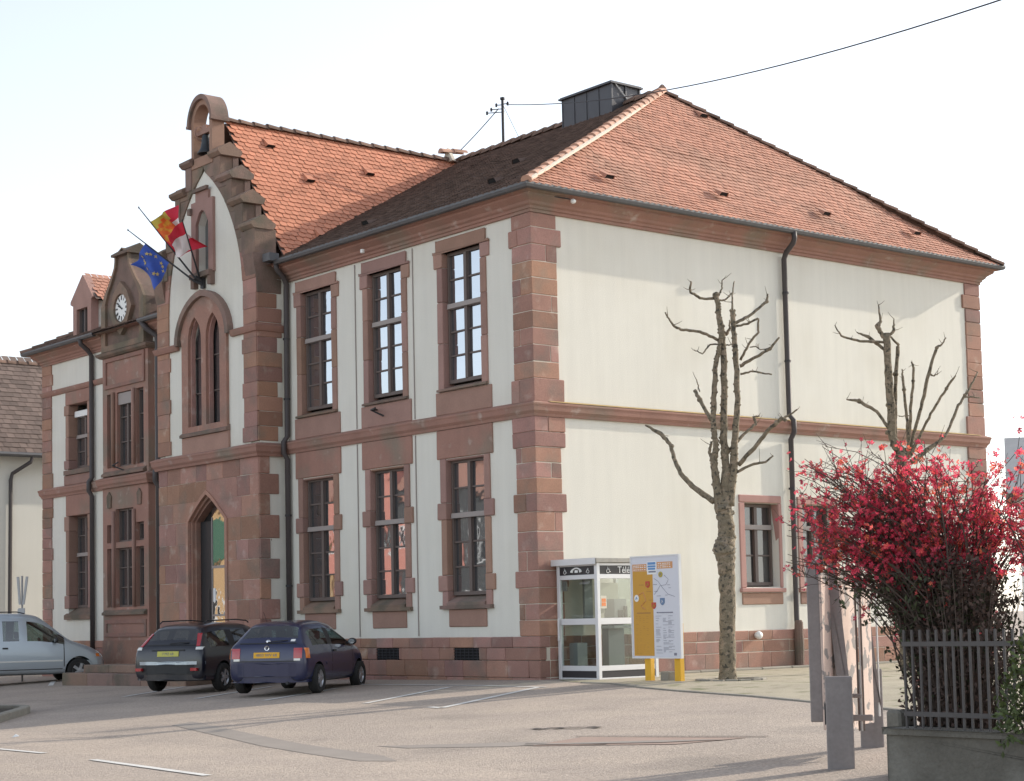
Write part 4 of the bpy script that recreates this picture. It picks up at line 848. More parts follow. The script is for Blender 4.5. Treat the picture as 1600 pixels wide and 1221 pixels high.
# lozenge surround of the dial
lz = [(CLK[0]+.62*math.cos(a)*(1 if k % 2 == 0 else .84), CLK[1]+.70*math.sin(a)*(1 if k % 2 == 0 else .84)) for k, a in enumerate([math.pi/2+k*math.pi/4 for k in range(8)])]
circ = [(CLK[0]+.37*math.cos(2*math.pi*k/24), CLK[1]+.37*math.sin(2*math.pi*k/24)) for k in range(24)]
b = MB(); b.prism(lz, YB-.12, YB+.0, [circ]); b.build('clock_surround', 'stone_old', cgo)
ck = MB(); ck.lathe([(0,-.03),(.345,-.03),(.36,-.01),(.36,.03)], (CLK[0],YB-.04,CLK[1]), axis='y', n=32); ckm = ck.build('clock', 'white', TH, smooth=False)
b = MB()
for h in range(12):
    a = math.radians(90-h*30); d = Vector((math.cos(a),0,math.sin(a))); p = Vector((-d.z,0,d.x)); n_ = (1,2,3,2,1,2,3,3,2,1,2,2)[h-1]
    for k in range(n_): b.obox(Vector((CLK[0],YB-.076,CLK[1]))+d*.27+p*(k-(n_-1)/2)*.022, d*.055, Vector((0,.003,0)), p*.0075)
b.build('numeral', 'black', ckm)
b = MB()
for ang, l, w in ((90-295, .19, .017), (90-300-8, .27, .011)):
    a = math.radians(ang); d = Vector((math.cos(a),0,math.sin(a))); b.obox(Vector((CLK[0],YB-.086,CLK[1]))+d*(l/2-.03), d*(l/2+.03), Vector((0,.003,0)), Vector((-d.z,0,d.x))*w)
b.build('clock_hand', 'black', ckm)
# small roof running back from the clock gable
b = MB(); b.add([(BXC-.95,YB+.5,9.75),(BXC,YB+.5,10.45),(BXC,6.0,10.45),(BXC-.95,4.2,9.75),(BXC+.95,YB+.5,9.75),(BXC+.95,4.2,9.75)], [(0,1,2,3),(1,4,5,2)]); b.build('roof', 'tile_n', TH)
for s in (-1, 1):
    tile_field('roof_tiles', (BXC+s*1.25, YB+.5, 9.53), (0,1,0), (-s*.95,0,.70), [(0,0),(3,0),(3,1.5),(0,1.5)], 'tile', seed=20+s)
# ---- dormer ------------------------------------------------------------------
DX, DYF = -20.45, WL+.12
dz0 = 8.82
dpl = [(DX-.58,dz0),(DX+.52,dz0),(DX+.52,10.0),(DX+.62,10.05),(DX+.1,10.66),(DX,10.74),(DX-.1,10.66),(DX-.74,10.08),(DX-.74,10.0),(DX-.58,9.95)]
b = MB(); b.prism(dpl, DYF, DYF+.22, [rect(DX-.36,DX+.30,9.1,9.82)]); dm = b.build('dormer', 'stone_trim', TH)
b = MB(); b.box(DX-.36, DX+.3, DYF+.14, DYF+.16, 9.1, 9.82); b.build('pane', 'glass_lo', dm)
b = MB(); b.box(DX-.36,DX-.31,DYF+.08,DYF+.14,9.1,9.82); b.box(DX+.25,DX+.30,DYF+.08,DYF+.14,9.1,9.82); b.box(DX-.05,DX+.0,DYF+.08,DYF+.14,9.1,9.82); b.build('window_frame', 'frame', dm)
b = MB(); b.box(DX-.55, DX+.50, DYF+.22, DYF+2.3, dz0, 9.98); b.build('dormer_cheek', 'plaster', dm)
b = MB(); b.add([(DX-.75,DYF+.05,9.98),(DX-.02,DYF+.05,10.68),(DX-.02,DYF+4.4,10.68),(DX-.75,DYF+2.6,9.98),(DX+.72,DYF+.05,9.98),(DX+.72,DYF+2.6,9.98)], [(0,1,2,3),(1,4,5,2)]); b.build('dormer_roof', 'tile_n', dm)
tile_field('dormer_tiles', (DX+.78, DYF+.2, 9.93), (0,1,0), (-.74,0,.72), [(0,0),(2.5,0),(3.6,1.1),(0,1.1)], 'tile', parent=dm, seed=31, ex=.15, w=.18)
b = MB(); b.tube([(DX,DYF+1.4,10.68),(DX+.02,DYF+1.4,10.95),(DX+.18,DYF+1.6,11.12)], [.03,.025,.012], 6); b.tube([(DX+.02,DYF+1.4,10.95),(DX-.1,DYF+1.3,10.9)], .015, 5); b.build('roof_finial', 'iron', dm)
# flag pole bracket
b = MB(); b.box(CX-.09, CX+.03, YC-.06, YC+.0, 8.62, 8.86); b.tube([(CX-.02,YC-.05,8.78),(CX-.05,YC-.22,8.86)], .05, 8); b.tube([(CX-.02,YC-.05,8.72),(CX-.12,YC-.2,8.80)], .045, 8); b.build('flag_bracket', 'iron', TH)
# ================================================================== neighbouring houses
MAT['house_wall'] = mat('pale_render', (.76, .75, .69), .9, noise=.05, nscale=.8, fine=.04, fscale=60, streak=.04)
NH = thing('neighbour_house', 'pale rendered house with grey brown tiled roof behind the left end of the town hall', 'house', (-28,0,0))
b = MB(); b.prism([(-6.2,-.6),(0,-.6),(0,6.55),(-3.1,9.55),(-6.2,6.55)], -3, 16); b.build('wall', 'house_wall', NH)
b = MB(); b.prism([(.38,6.45),(.38,6.52),(-3.1,9.84),(-6.6,6.5),(-6.6,6.42),(-3.1,9.71)], -3.3, 16.3); b.build('roof', 'tile_n', NH)
tile_field('roof_tiles', (.40, -3.3, 6.52), (0,1,0), (-3.5,0,3.32), [(4.0,0),(11.5,0),(11.5,4.9),(4.0,4.9)], 'tile_n', ex=.24, w=.26, parent=NH, seed=41, round_=False)
ridge_run((-3.1,1.5,9.81), (-3.1,8,9.81), 'ridge_d', 'ridge_tile', .36, .12, NH)
b = MB(); b.tube([(.46,-3.2,6.46),(.46,16.2,6.46)], .075, 8); b.build('gutter', 'zinc', NH)
b = MB(); b.tube([(.46,2.95,6.42),(.44,2.9,6.25),(.09,2.45,5.9),(.08,2.4,5.7),(.08,2.35,-.3)], .06, 8); b.build('downpipe', 'pipe', NH)
FH = thing('distant_house', 'low grey roofed house behind the right corner of the town hall and the red bush', 'house', (-16.2,38.6,0), .62)
b = MB(); b.prism([(-.5,-.5),(13,-.5),(13,5.8),(-.5,5.8)], 0, 8); b.build('wall', 'house_wall', FH)
MAT['roof_grey'] = mat('grey_roof', (.42, .41, .40), .8, noise=.1, nscale=2)
b = MB(); b.add([(-1,-.6,5.5),(13.5,-.6,5.5),(13.5,4,8.05),(-1,4,8.05),(13.5,8.6,5.5),(-1,8.6,5.5)], [(0,1,2,3),(3,2,4,5),(0,3,5),(1,4,2)]); b.build('roof', 'roof_grey', FH)
for x in (2.5,6,9.5):
    b = MB(); b.box(x-.5,x+.5,-.04,.05,3.2,4.6); w = b.build('window', 'frame', FH); b = MB(); b.box(x-.44,x+.44,-.06,-.041,3.26,4.54); b.build('pane', 'glass_lo', w)
# houses across the street: what the ground-floor windows and the portal glass reflect
MAT['salmon'] = mat('salmon_render', (.62, .26, .20), .9, noise=.05); MAT['yellow_r'] = mat('ochre_render', (.45, .29, .14), .9, noise=.05)
MAT['green_sign'] = mat('green_sign', (.035, .11, .06), .6); MAT['cream'] = mat('cream_render', (.7, .66, .55), .9)
def street_house(label, x0, x1, wall, h, sign=False):
    t = thing('street_house', label, 'house', ((x0+x1)/2,-28.5,-.5)); w = (x1-x0)/2
    q = MB(); q.box(-w, w, -9, 0, 0, h); q.build('wall', wall, t)
    q = MB(); q.add([(-w-.1,.4,h-.1),(w+.1,.4,h-.1),(w+.1,-4.5,h+2.2),(-w-.1,-4.5,h+2.2),(w+.1,-9.4,h-.1),(-w-.1,-9.4,h-.1)], [(0,1,2,3),(3,2,4,5),(0,3,5),(1,4,2)]); q.build('roof', 'tile', t)
    for z in ((1.9,3.4),(4.6,6.1)):
        if sign and z[0] > 4: continue
        if z[1] > h: continue
        n = max(2, int(2*w/2.4))
        for k in range(n):
            x = -w+2*w*(k+.5)/n; q = MB(); q.box(x-.65, x+.65, -.02, .05, z[0], z[1]); f = q.build('window', 'white', t); q = MB(); q.box(x-.5, x+.5, .051, .06, z[0]+.12, z[1]-.12); q.build('pane', 'dark', f)
    if sign:
        q = MB(); q.box(-w+.2, w-.2, .10, .20, 5.0, 7.2); q.build('signboard', 'green_sign', t)
    return t
street_house('salmon pink house across the street, mirrored in the ground floor windows', -52.5, -43.6, 'salmon', 8.8)
street_house('ochre shop house with green signboard, mirrored in the portal glass', -63.5, -53.2, 'yellow_r', 7.9, True)
MAT['slate'] = mat('dark_reflected_wall', (.07, .07, .068), .9, noise=.2)  # wall colour of the added houses, dark so the panes mirror something dark
street_house('unseen dark house across the street, added to darken the ground floor window reflections', -43.2, -33, 'slate', 7.6)  # added out of view to darken the right-hand ground floor reflection
street_house('unseen long dark house added across the street to darken the left wing reflections', -96, -66, 'slate', 8.2)  # out of view, put in to keep the left wing panes dark

# ================================================================== foliage and trees
def leaf_mesh(name, pts, size, m, parent, seed=1, fold=.3):
    R_ = random.Random(seed); b = MB()
    for p in pts:
        s = size*R_.uniform(.6, 1.3); a = Vector((R_.gauss(0,1), R_.gauss(0,1), R_.gauss(0,1))).normalized(); c = a.orthogonal().normalized(); n = a.cross(c); p = Vector(p)
        b.add([p-a*s, p+c*s*.45+n*s*fold*.3, p+a*s, p-c*s*.45+n*s*fold*.3], [(0,1,2,3)])
    return b.build(name, m, parent, fix=False)
MAT['cut'] = mat('cut_wood', (.30, .24, .17), .9, noise=.3, nscale=30)
def pollard(name, label, base, trunk, stems, limbs, group):
    t = thing(name, label, 'tree', base, 0, group); B = Vector(base); R_ = random.Random(7)
    def wob(pl, k=.009):
        out = []; rad = []
        for (p, q) in zip(pl[:-1], pl[1:]):
            n = 6
            for i in range(n):
                f = i/n; out.append(Vector(p[:3]).lerp(Vector(q[:3]), f)-B+Vector((R_.uniform(-k,k), R_.uniform(-k,k), R_.uniform(-k,k)))*(1 if out else 0)); rad.append((p[3]+(q[3]-p[3])*f)*R_.uniform(.93, 1.08))
        out.append(Vector(pl[-1][:3])-B); rad.append(pl[-1][3]); return out, rad
    b = MB(); p, r = wob(trunk); p[0].z -= .25; b.tube(p, r, 12)
    for k in range(8):   # burls
        i = R_.randrange(4, len(p)); a = R_.uniform(0, 6.28); c = p[i]+Vector((math.cos(a), math.sin(a), 0))*r[i]*.85
        b.lathe([(0,-.05),(.05,-.03),(.06,0),(.045,.035),(0,.05)], c, n=7)
    b.build('trunk', 'bark', t, smooth=True)
    for s in stems:
        b = MB(); p, r = wob(s); b.tube(p, r, 9)
        for k in range(len(p)*2):
            i = R_.randrange(len(p)); c = p[i]+Vector((R_.uniform(-1,1), R_.uniform(-1,1), 0)).normalized()*r[i]*.9; b.lathe([(0,-.025),(.02,-.01),(.022,.008),(0,.03)], c, n=5)
        b.build('limb', 'bark', t, smooth=True)
        q = MB(); e_ = (p[-1]-p[-2]).normalized(); q.tube([p[-1], p[-1]+e_*.008], r[-1]*.9, 9); q.build('pruning_cut', 'cut', t)
    for s in limbs:
        b = MB(); p, r = wob(s, .008); b.tube(p, [max(x, .006) for x in r], 7)
        i = len(p)-1
        if r[0] > .03 and len(p) > 4:
            j = len(p)*2//3; b.lathe([(0,-1.6*r[j]),(1.3*r[j],-.7*r[j]),(1.5*r[j],0),(1.2*r[j],.9*r[j]),(0,1.5*r[j])], p[j], n=7)
        for k in range(3 if len(p) > 8 else 1):
            j = R_.randrange(len(p)//2, len(p)); d = Vector((R_.gauss(0,1), R_.gauss(0,1), R_.gauss(.8,.6))).normalized(); L_ = R_.uniform(.06,.22)
            b.tube([p[j], p[j]+d*L_*.5, p[j]+d*L_+Vector((0,0,.02))], [.007,.005,.003], 4)
        b.build('branch', 'bark', t, smooth=True)
    return t
pollard('pollarded_tree', 'bare pollarded plane tree with a knobbly trunk in front of the side wall', TREE_A_BASE, TREE_A_TRUNK, TREE_A_STEMS, TREE_A_LIMBS, 'pollarded trees by the side wall')
pollard('pollarded_tree', 'bare pollarded tree rising behind the red flowering bush', TREE_B_BASE, TREE_B_TRUNK, [], TREE_B_LIMBS, 'pollarded trees by the side wall')
# stone setts round the first tree
tp = thing('tree_pit', 'ring of worn setts round the foot of the first pollarded tree', 'tree pit', (3.75,.95,0))
for k in range(16):
    a = 2*math.pi*k/16; q = MB(); q.obox((.52*math.cos(a), .52*math.sin(a), -.02), (math.cos(a)*.07, math.sin(a)*.07, 0), (-math.sin(a)*.095, math.cos(a)*.095, 0), (0,0,.045+random.uniform(0,.01))); q.build('sett', 'kerb', tp, bevel=.01)
# red flowering quince
MAT['twig'] = mat('twig_bark', (.085, .062, .05), .95, noise=.3, nscale=20)
MAT['blossom'] = mat('red_blossom', (.70, .075, .135), .6, isl=.50, noise=.25, nscale=6, tint=((.78, .22, .10), 5, .52, .68))
_N = MAT['blossom'].node_tree.nodes; _L = MAT['blossom'].node_tree.links; _P = _N['Principled BSDF']
_t = _N.new('ShaderNodeBsdfTranslucent'); _m = _N.new('ShaderNodeMixShader'); _m.inputs[0].default_value = .5
_L.new(_P.inputs['Base Color'].links[0].from_socket, _t.inputs['Color']); _L.new(_P.outputs[0], _m.inputs[1]); _L.new(_t.outputs[0], _m.inputs[2]); _L.new(_m.outputs[0], _N['Material Output'].inputs['Surface'])
MAT['leafd'] = mat('dark_leaf', (.045, .055, .022), .7, isl=.5)
MAT['leafb'] = mat('brown_leaf', (.070, .042, .032), .8, isl=.5)
MAT['leafg'] = mat('green_leaf', (.075, .10, .03), .7, isl=.5)
RT, FW = Vector((.73,.683,0)), Vector((-.683,.73,0))
def quince(label, base, lobes, nst, seed, flowers, R0=.42, group=None):
    R_ = random.Random(seed); base = Vector(base); t = thing('flowering_bush', label, 'bush', base, 0, group)
    stems = []; twig = MB(); main = MB()
    fl = []; lf = []
    tot = sum(l[7] for l in lobes)
    for i in range(nst):
        k = R_.uniform(0, tot); li = 0
        while k > lobes[li][7]: k -= lobes[li][7]; li += 1
        cr, cu, cf, sr, su, sf, fd, _ = lobes[li]
        while True:
            d = Vector((R_.uniform(-1,1), R_.uniform(-1,1), R_.uniform(-1,1)))
            if d.length < 1: break
        tgt = RT*(cr+d.x*sr)+FW*(cf+d.y*sf)+Vector((0,0,cu+d.z*su))
        a = R_.uniform(0, 6.28); rr_ = R0*math.sqrt(R_.random()); p0 = RT*rr_*math.cos(a)+FW*rr_*math.sin(a)
        mid = p0+(tgt-p0)*R_.uniform(.0,.22)*Vector((1,1,0)).length*.5; mid.z = tgt.z*R_.uniform(.70,.98); mid += Vector((R_.gauss(0,.05), R_.gauss(0,.05), 0))
        pts = []
        n = 8
        for j in range(n+1):
            s = j/n; p = p0*(1-s)**2+mid*2*s*(1-s)+tgt*s*s; pts.append(p+Vector((R_.gauss(0,.012), R_.gauss(0,.012), R_.gauss(0,.012))))
        r0 = R_.uniform(.006, .013); main.tube(pts, [r0*(1-.75*j/n)+.0015 for j in range(n+1)], 4, cap=False)
        for _k in range(R_.randrange(10, 18)):
            s = R_.uniform(.3, 1.0); j = min(int(s*n), n-1); p = pts[j].lerp(pts[j+1], s*n-j)
            d = (pts[j+1]-pts[j]).normalized()*.5+Vector((R_.gauss(0,1), R_.gauss(0,1), R_.gauss(.25,1))).normalized(); d.normalize(); L_ = R_.uniform(.08, .34)
            q = [p, p+d*L_*.5+Vector((0,0,R_.uniform(-.02,.02))), p+d*L_+Vector((0,0,R_.uniform(-.01,.05)))]
            twig.tube(q, [.0035,.0028,.0015], 3, cap=False)
            h = (q[2].z-1.45)/.55
            pf = min(1, fd*1.25)*(.03+.97*max(0, min(1, h)))
            if R_.random() < pf:
                for z in range(R_.randrange(2, 6)):
                    f = R_.random(); fl.append((q[1].lerp(q[2], f)+Vector((R_.gauss(0,.024), R_.gauss(0,.024), R_.gauss(0,.024))), R_.uniform(.012,.030)))
            elif q[2].z < 1.7:
                for z in range(R_.randrange(1, 4)): lf.append(q[1].lerp(q[2], R_.random())+Vector((R_.gauss(0,.03), R_.gauss(0,.03), R_.gauss(0,.03))))
    main.build('stems', 'twig', t, fix=False); twig.build('twigs', 'twig', t, fix=False)['kind'] = 'stuff'
    b = MB()
    for p, s in fl[:flowers]:
        a = Vector((R_.gauss(0,1), R_.gauss(0,1), R_.gauss(.3,1))).normalized(); c = a.orthogonal().normalized(); d = a.cross(c)
        v = [p-a*s*.3]
        for k in range(5):
            e = 2*math.pi*k/5; g = c*math.cos(e)+d*math.sin(e); h = c*math.cos(e+.5)+d*math.sin(e+.5); h2 = c*math.cos(e-.5)+d*math.sin(e-.5)
            v += [p+h2*s*.8+a*s*.25, p+g*s*1.15+a*s*.5, p+h*s*.8+a*s*.25]
        b.add(v, [(0, 1+3*k, 2+3*k, 3+3*k) for k in range(5)])
    b.build('blossoms', 'blossom', t, fix=False)['kind'] = 'stuff'
    leaf_mesh('leaves', lf, .028, 'leafd', t, seed)['kind'] = 'stuff'
    return t, len(fl)
q1 = quince('tall quince bush covered in red blossom above the iron railings', (14.80,-7.70,-.30),
    [(-.70,2.20,.1,.75,.50,.5,.95,34), (-.1,2.45,.2,.60,.45,.5,.75,24), (.60,2.3,.2,.5,.55,.5,.8,26), (-1.05,1.95,-.1,.48,.34,.3,1.0,28), (-.95,2.38,.1,.5,.32,.4,.9,24), (-.80,1.80,.0,.40,.20,.3,1.0,16), (-.95,2.55,.1,.6,.35,.4,.12,16), (-.1,1.75,.1,.7,.4,.5,.35,34), (.15,1.15,-.1,.55,.6,.4,.05,60)], 440, 5, 18000, .30)[0]
q2 = quince('second red flowering bush at the right edge beside the tall quince', (15.75,-7.35,-.30),
    [(-.2,2.2,.0,.5,.40,.45,.9,26), (.1,2.0,.0,.45,.5,.45,.9,26), (.3,1.5,-.1,.5,.6,.4,.7,22), (0,1.0,0,.5,.5,.4,.3,20)], 130, 9, 4000, .25)[0]
def thicket(name, label, base, sx, sy, z0, z1, n, size, m, seed, cat='shrub', ns=40):
    R_ = random.Random(seed); t = thing(name, label, cat, base); pts = []; b = MB()
    for i in range(n):
        a = R_.uniform(0, 6.28); r = math.sqrt(R_.random()); z = R_.uniform(z0, z1); k = 1-.5*max(0,(z-z0)/(z1-z0))**2
        pts.append((sx*r*math.cos(a)*k, sy*r*math.sin(a)*k, z+R_.gauss(0,.05)))
    for i in range(ns):
        a = R_.uniform(0, 6.28); r = R_.random(); e = Vector((sx*r*math.cos(a), sy*r*math.sin(a), R_.uniform(z0+.3*(z1-z0), z1))); b.tube([(e.x*.3, e.y*.3, z0-.2), (e.x*.7, e.y*.7, e.z*.6), e], [.008,.006,.003], 4, cap=False)
    b.build('stems', 'twig', t, fix=False); o = leaf_mesh('leaves', pts, size, m, t, seed); o['kind'] = 'stuff'; return t
thicket('shrub', 'dense dark undergrowth behind the iron railings under the red bush', (15.02,-7.88,-.25), .66, .42, .1, 1.75, 3600, .026, 'leafb', 12, ns=170)
thicket('shrub', 'green leafy shrub spilling over the low concrete wall at the right edge', (16.30,-8.45,0), .55, .32, .0, .85, 2200, .032, 'leafg', 13)
thicket('shrub', 'small dark shrub in the kerbed bed at the left edge of the road', (-5.9,-8.35,-.4), .8, .7, .05, .62, 700, .06, 'leafd', 14, ns=25)

# ================================================================== low wall, railings, gate
GWT = thing('garden_wall', 'low weathered concrete garden wall under the iron railings', 'wall', (14.72,-8.56,-.39))
b = MB(); b.prism([(0,-.4),(7,-.4),(7,.43),(0,.43)], 0, .28); b.build('wall', 'concrete', GWT, bevel=.01)
b = MB(); b.prism([(-.02,.43),(7,.43),(7,.47),(-.02,.47)], -.03, .31); b.build('coping', 'concrete', GWT, bevel=.012)
b = MB(); b.box(-.26,-.10,.30,.55,-.3,.60); b.build('end_block', 'concrete', GWT, bevel=.02)
RL = thing('iron_railing', 'dark grey iron railing standing on the low concrete wall', 'railing', (14.82,-8.44,.08))
MAT['rail'] = mat('railing_paint', (.075, .068, .066), .6, noise=.2, nscale=12)
for z in (.10,.69):
    b = MB(); b.box(0, 5.4, -.012, .012, z, z+.04); b.build('rail', 'rail', RL)
bar0 = None
for k in range(64):
    if bar0 is None:
        b = MB(); b.box(-.009,.009,-.009,.009,0,.83); bar0 = b.build('railing_bar', 'rail', RL, loc=(.02,0,0))
    else: link('railing_bar', bar0.data, RL, (.02+k*.0845,0,0), (0,0,random.uniform(-.05,.05)))
MAT['slab'] = mat('painted_post', (.29, .265, .26), .8, noise=.22, nscale=5, fine=.14, fscale=30, streak=.2)
MAT['peel'] = mat('peeling_pale_paint', (.60, .48, .42), .9, noise=.12, nscale=8, fine=.1, tint=((.27, .25, .24), 7, .54, .57))
GT = thing('old_gate', 'old timber gate with peeling pale boards and short box posts by the low wall', 'gate', (13.79,-8.07,-.37), math.radians(40.2))
def gbox(nm, r0, r1, f0, f1, z0, z1, m, par=GT, bev=.008):
    b = MB(); b.box(r0, r1, f0, f1, z0, z1); return b.build(nm, m, par, bevel=bev)
def gpan(r, f, L, z0, z1):
    b = MB(); d = Vector((.386,.922,0)); n = Vector((.922,-.386,0)); b.obox(Vector((r,f,(z0+z1)/2))+d*L/2, d*L/2, n*.012, Vector((0,0,(z1-z0)/2))); return b.build('panel', 'peel', GT, bevel=.003)
gbox('gate_post', -.13, .115, 0, .10, -.02, .86, 'slab'); gbox('gate_post', .18, .41, 1.75, 1.85, .02, .87, 'slab')
gbox('latch_plate', -.142, -.131, .02, .09, .42, .62, 'iron'); gbox('latch_plate', .165, .178, 1.77, 1.84, .45, .65, 'iron')
gbox('plank', -.285, -.165, .85, .90, .40, 1.95, 'slab');  gbox('plank', -.085, -.06, .90, .94, .36, 1.95, 'frame'); gpan(-.155, .60, .42, .34, 1.9)
def gbeam(r0, z0, r1, z1, f, w, m='slab'):
    b = MB(); b.prism([(r0-w/2,z0),(r0+w/2,z0),(r1+w/2,z1),(r1-w/2,z1)], f, f+.06); b.build('brace', m, GT, bevel=.006)
gbeam(.055, .5, -.06, 1.9, .78, .105); gbeam(.33, .55, .22, 1.8, 1.6, .10)
gpan(.0, .86, .44, .30, 1.85); gbox('plank', .16, .18, 1.0, 1.04, .3, 1.85, 'frame'); gbox('plank', .19, .205, 1.0, 1.04, .3, 1.85, 'white'); gbox('plank', .21, .225, 1.0, 1.04, .3, 1.85, 'frame'); gpan(.215, 1.30, .24, .35, 1.8); gbox('plank', .365, .385, 1.65, 1.7, .4, 1.7, 'white')
gbox('rail', .03, .30, .96, .98, .40, .46, 'slab'); gbox('rail', .03, .2, .96, .98, .62, .66, 'slab')

# ================================================================== kerbed bed at the left edge of the road
KB = thing('kerbed_bed', 'grey stone kerb round a planted bed at the left edge of the road', 'kerb', (0,0,0))
kp = [(-3.0,-8.95),(-3.9,-8.30),(-4.8,-7.62),(-5.35,-7.28),(-5.9,-7.2),(-6.5,-7.35),(-7.4,-7.75),(-8.4,-8.2)]
for a, c in zip(kp[:-1], kp[1:]):
    d = Vector((c[0]-a[0], c[1]-a[1])); L_ = d.length/2; d.normalize(); z = gz((a[0]+c[0])/2, (a[1]+c[1])/2)
    q = MB(); q.obox(((a[0]+c[0])/2, (a[1]+c[1])/2, z+.03), (d.x*(L_-.01), d.y*(L_-.01), (gz(*c)-gz(*a))/2), (-d.y*.075, d.x*.075, 0), (0,0,.10)); q.build('kerb_stone', 'kerb', KB, bevel=.02)
KB.location = (-5.3,-7.6,-.35)
MAT['soil'] = mat('soil', (.05, .042, .03), .95, noise=.3, nscale=6)
q = MB(); q.add([(x, y, gz(x, y)+.07) for x, y in kp]+[(-6,-10,-.33)], [tuple(range(len(kp)+1))]); q.build('soil', 'soil', KB, fix=False)
for c_ in KB.children: c_.location = -KB.location
lt = MB(); lt.add([(x_*.65,y_*.65,z_*.6) for x_,y_,z_ in ((0,0,.0),(.10,.02,.01),(.16,.10,.03),(.04,.12,.05),(.06,.05,.075),(-.02,.07,.02))], [(0,1,4),(1,2,4),(2,3,4),(3,5,4),(5,0,4),(0,5,3,2,1)])
o = lt.build('paper_scrap', 'white', None, loc=(.75,-10.24,-.405)); tag(o, 'crumpled white paper scrap lying on the road near the dashed line', 'litter')
lt = MB(); lt.lathe([(0,0),(.06,.0),(.07,.03),(.04,.06),(0,.065)], n=7); o = lt.build('pebble', 'kerb', None, loc=(5.55,1.3,.0)); tag(o, 'pale stone lying on the gravel right of the first pollarded tree', 'stone')

# ================================================================== telephone booth
MAT['alu'] = mat('white_aluminium', (.70, .70, .71), .35, metal=.2, noise=.05); MAT['clear'] = clear('booth_glass', (.80, .84, .82), .10)
MAT['band'] = mat('black_sign_band', (.025, .022, .025), .4); MAT['alu_d'] = mat('grey_aluminium', (.34, .34, .35), .4, metal=.3)
MAT['orange'] = mat('orange_sticker', (.85, .28, .10), .6); MAT['roofg'] = mat('stained_roof_edge', (.36, .345, .31), .8, noise=.3, nscale=9)
PB = thing('phone_booth', 'white framed glass telephone booth standing against the corner of the side wall', 'phone booth', (.12,.32,-.04))
BW, BD, BH = 1.08, 1.44, 2.10
def pbox(nm, x0, x1, y0, y1, z0, z1, m, par=PB, bev=.006):
    b = MB(); b.box(x0, x1, y0, y1, z0, z1); return b.build(nm, m, par, bevel=bev)
for (x, y) in ((0,0),(BW-.075,0),(BW-.075,BD-.075),(0,BD-.075)): pbox('post', x, x+.075, y, y+.075, 0, 2.08, 'alu')
pbox('roof', -.06, BW+.05, -.05, BD+.05, 2.08, 2.16, 'roofg'); pbox('roof_edge', -.075, BW+.03, -.07, -.052, 2.05, 2.165, 'alu')
def face(axis):
    L = BW if axis == 'y' else BD
    def bx(nm, a0, a1, d0, d1, z0, z1, m, par=PB, bev=.004):
        b = MB()
        if axis == 'y': b.box(a0, a1, d0, d1, z0, z1)
        else: b.box(BW-d1, BW-d0, a0, a1, z0, z1)
        return b.build(nm, m, par, bevel=bev)
    for z0, z1 in ((.0,.07),(.19,.28),(1.00,1.11),(1.80,1.88),(2.03,2.075)): bx('crossbar', .08, L-.08, .01, .065, z0, z1, 'alu')
    bx('kick_plate', .08, L-.08, .02, .05, .07, .19, 'band', bev=0); sg = bx('sign_band', .08, L-.08, .012, .05, 1.88, 2.03, 'band', bev=0)
    for z0, z1 in ((.28,1.0),(1.11,1.80)): bx('glass_panel', .08, L-.08, .034, .042, z0, z1, 'clear', bev=0)
    return sg
s1, s2 = face('y'), face('x')
# far faces: wall side and rear (glass, one mid rail)
for z0, z1 in ((.0,.1),(1.0,1.08),(1.86,2.0)): pbox('crossbar', .08, BW-.08, BD-.06, BD-.02, z0, z1, 'alu'); pbox('crossbar', .02, .06, .08, BD-.08, z0, z1, 'alu')
pbox('glass_panel', .08, BW-.08, BD-.045, BD-.04, .1, 1.86, 'clear', bev=0)
pbox('handle', .05, .09, -.05, -.02, .72, 1.12, 'alu'); pbox('closer', .10, .20, .05, .09, 1.6, 1.78, 'alu_d')
def text(body, size, loc, rot, m, par, name, ext=.0015, align='CENTER'):
    c = bpy.data.curves.new(name, 'FONT'); c.body = body; c.size = size; c.align_x = align; c.align_y = 'CENTER'; c.extrude = ext; c.resolution_u = 2
    o = bpy.data.objects.new(name, c); COL.objects.link(o); dg = bpy.context.evaluated_depsgraph_get(); me = bpy.data.meshes.new_from_object(o.evaluated_get(dg)); bpy.data.objects.remove(o); bpy.data.curves.remove(c)
    me.materials.clear(); me.materials.append(MAT[m]); return link(name, me, par, loc, rot)
H2 = math.pi/2
text('T\u00e9l\u00e9phone', .165, (BW+.002-.012, .86, 1.95), (H2,0,H2), 'white', s2, 'lettering', .003)
def wheelchair(par, T, s=.055):
    b = MB(); P_ = lambda a, z: T(a*s, z*s)
    b.tube([P_(-.1,.9),P_(-.05,.3),P_(.5,.3),P_(.75,-.45),P_(1.05,-.4)], .13*s, 5); b.tube([P_(.35*math.cos(t)-.05-.0,.0+.0) if False else P_(-.02+.58*math.cos(t),-.28+.58*math.sin(t)) for t in [math.radians(120+k*24) for k in range(10)]], .10*s, 5); b.tube([P_(-.08,.62),P_(.4,.62)], .1*s, 5)
    b.lathe([(0,-.02*s),(.19*s,-.01*s),(.19*s,.01*s),(0,.02*s)], P_(-.1,1.2), n=8); return b.build('wheelchair_symbol', 'white', par, smooth=True)
wheelchair(s2, lambda a, z: (BW-.006, .27+a, 1.945+z)); 
for x in (.22, .84): wheelchair(s1, lambda a, z, x=x: (x+a*(1 if x < .5 else -1), .008, 1.945+z), .05)
b = MB(); b.tube([(.53+.12*math.cos(math.radians(a)), .008, 1.925+.075*math.sin(math.radians(a))) for a in range(0, 181, 15)], [.028,.028,.022,.016,.014,.014,.014,.014,.014,.016,.022,.028,.028], 6); b.box(.49,.57,.004,.012,1.92,1.965); b.build('handset_symbol', 'white', s1, smooth=False)
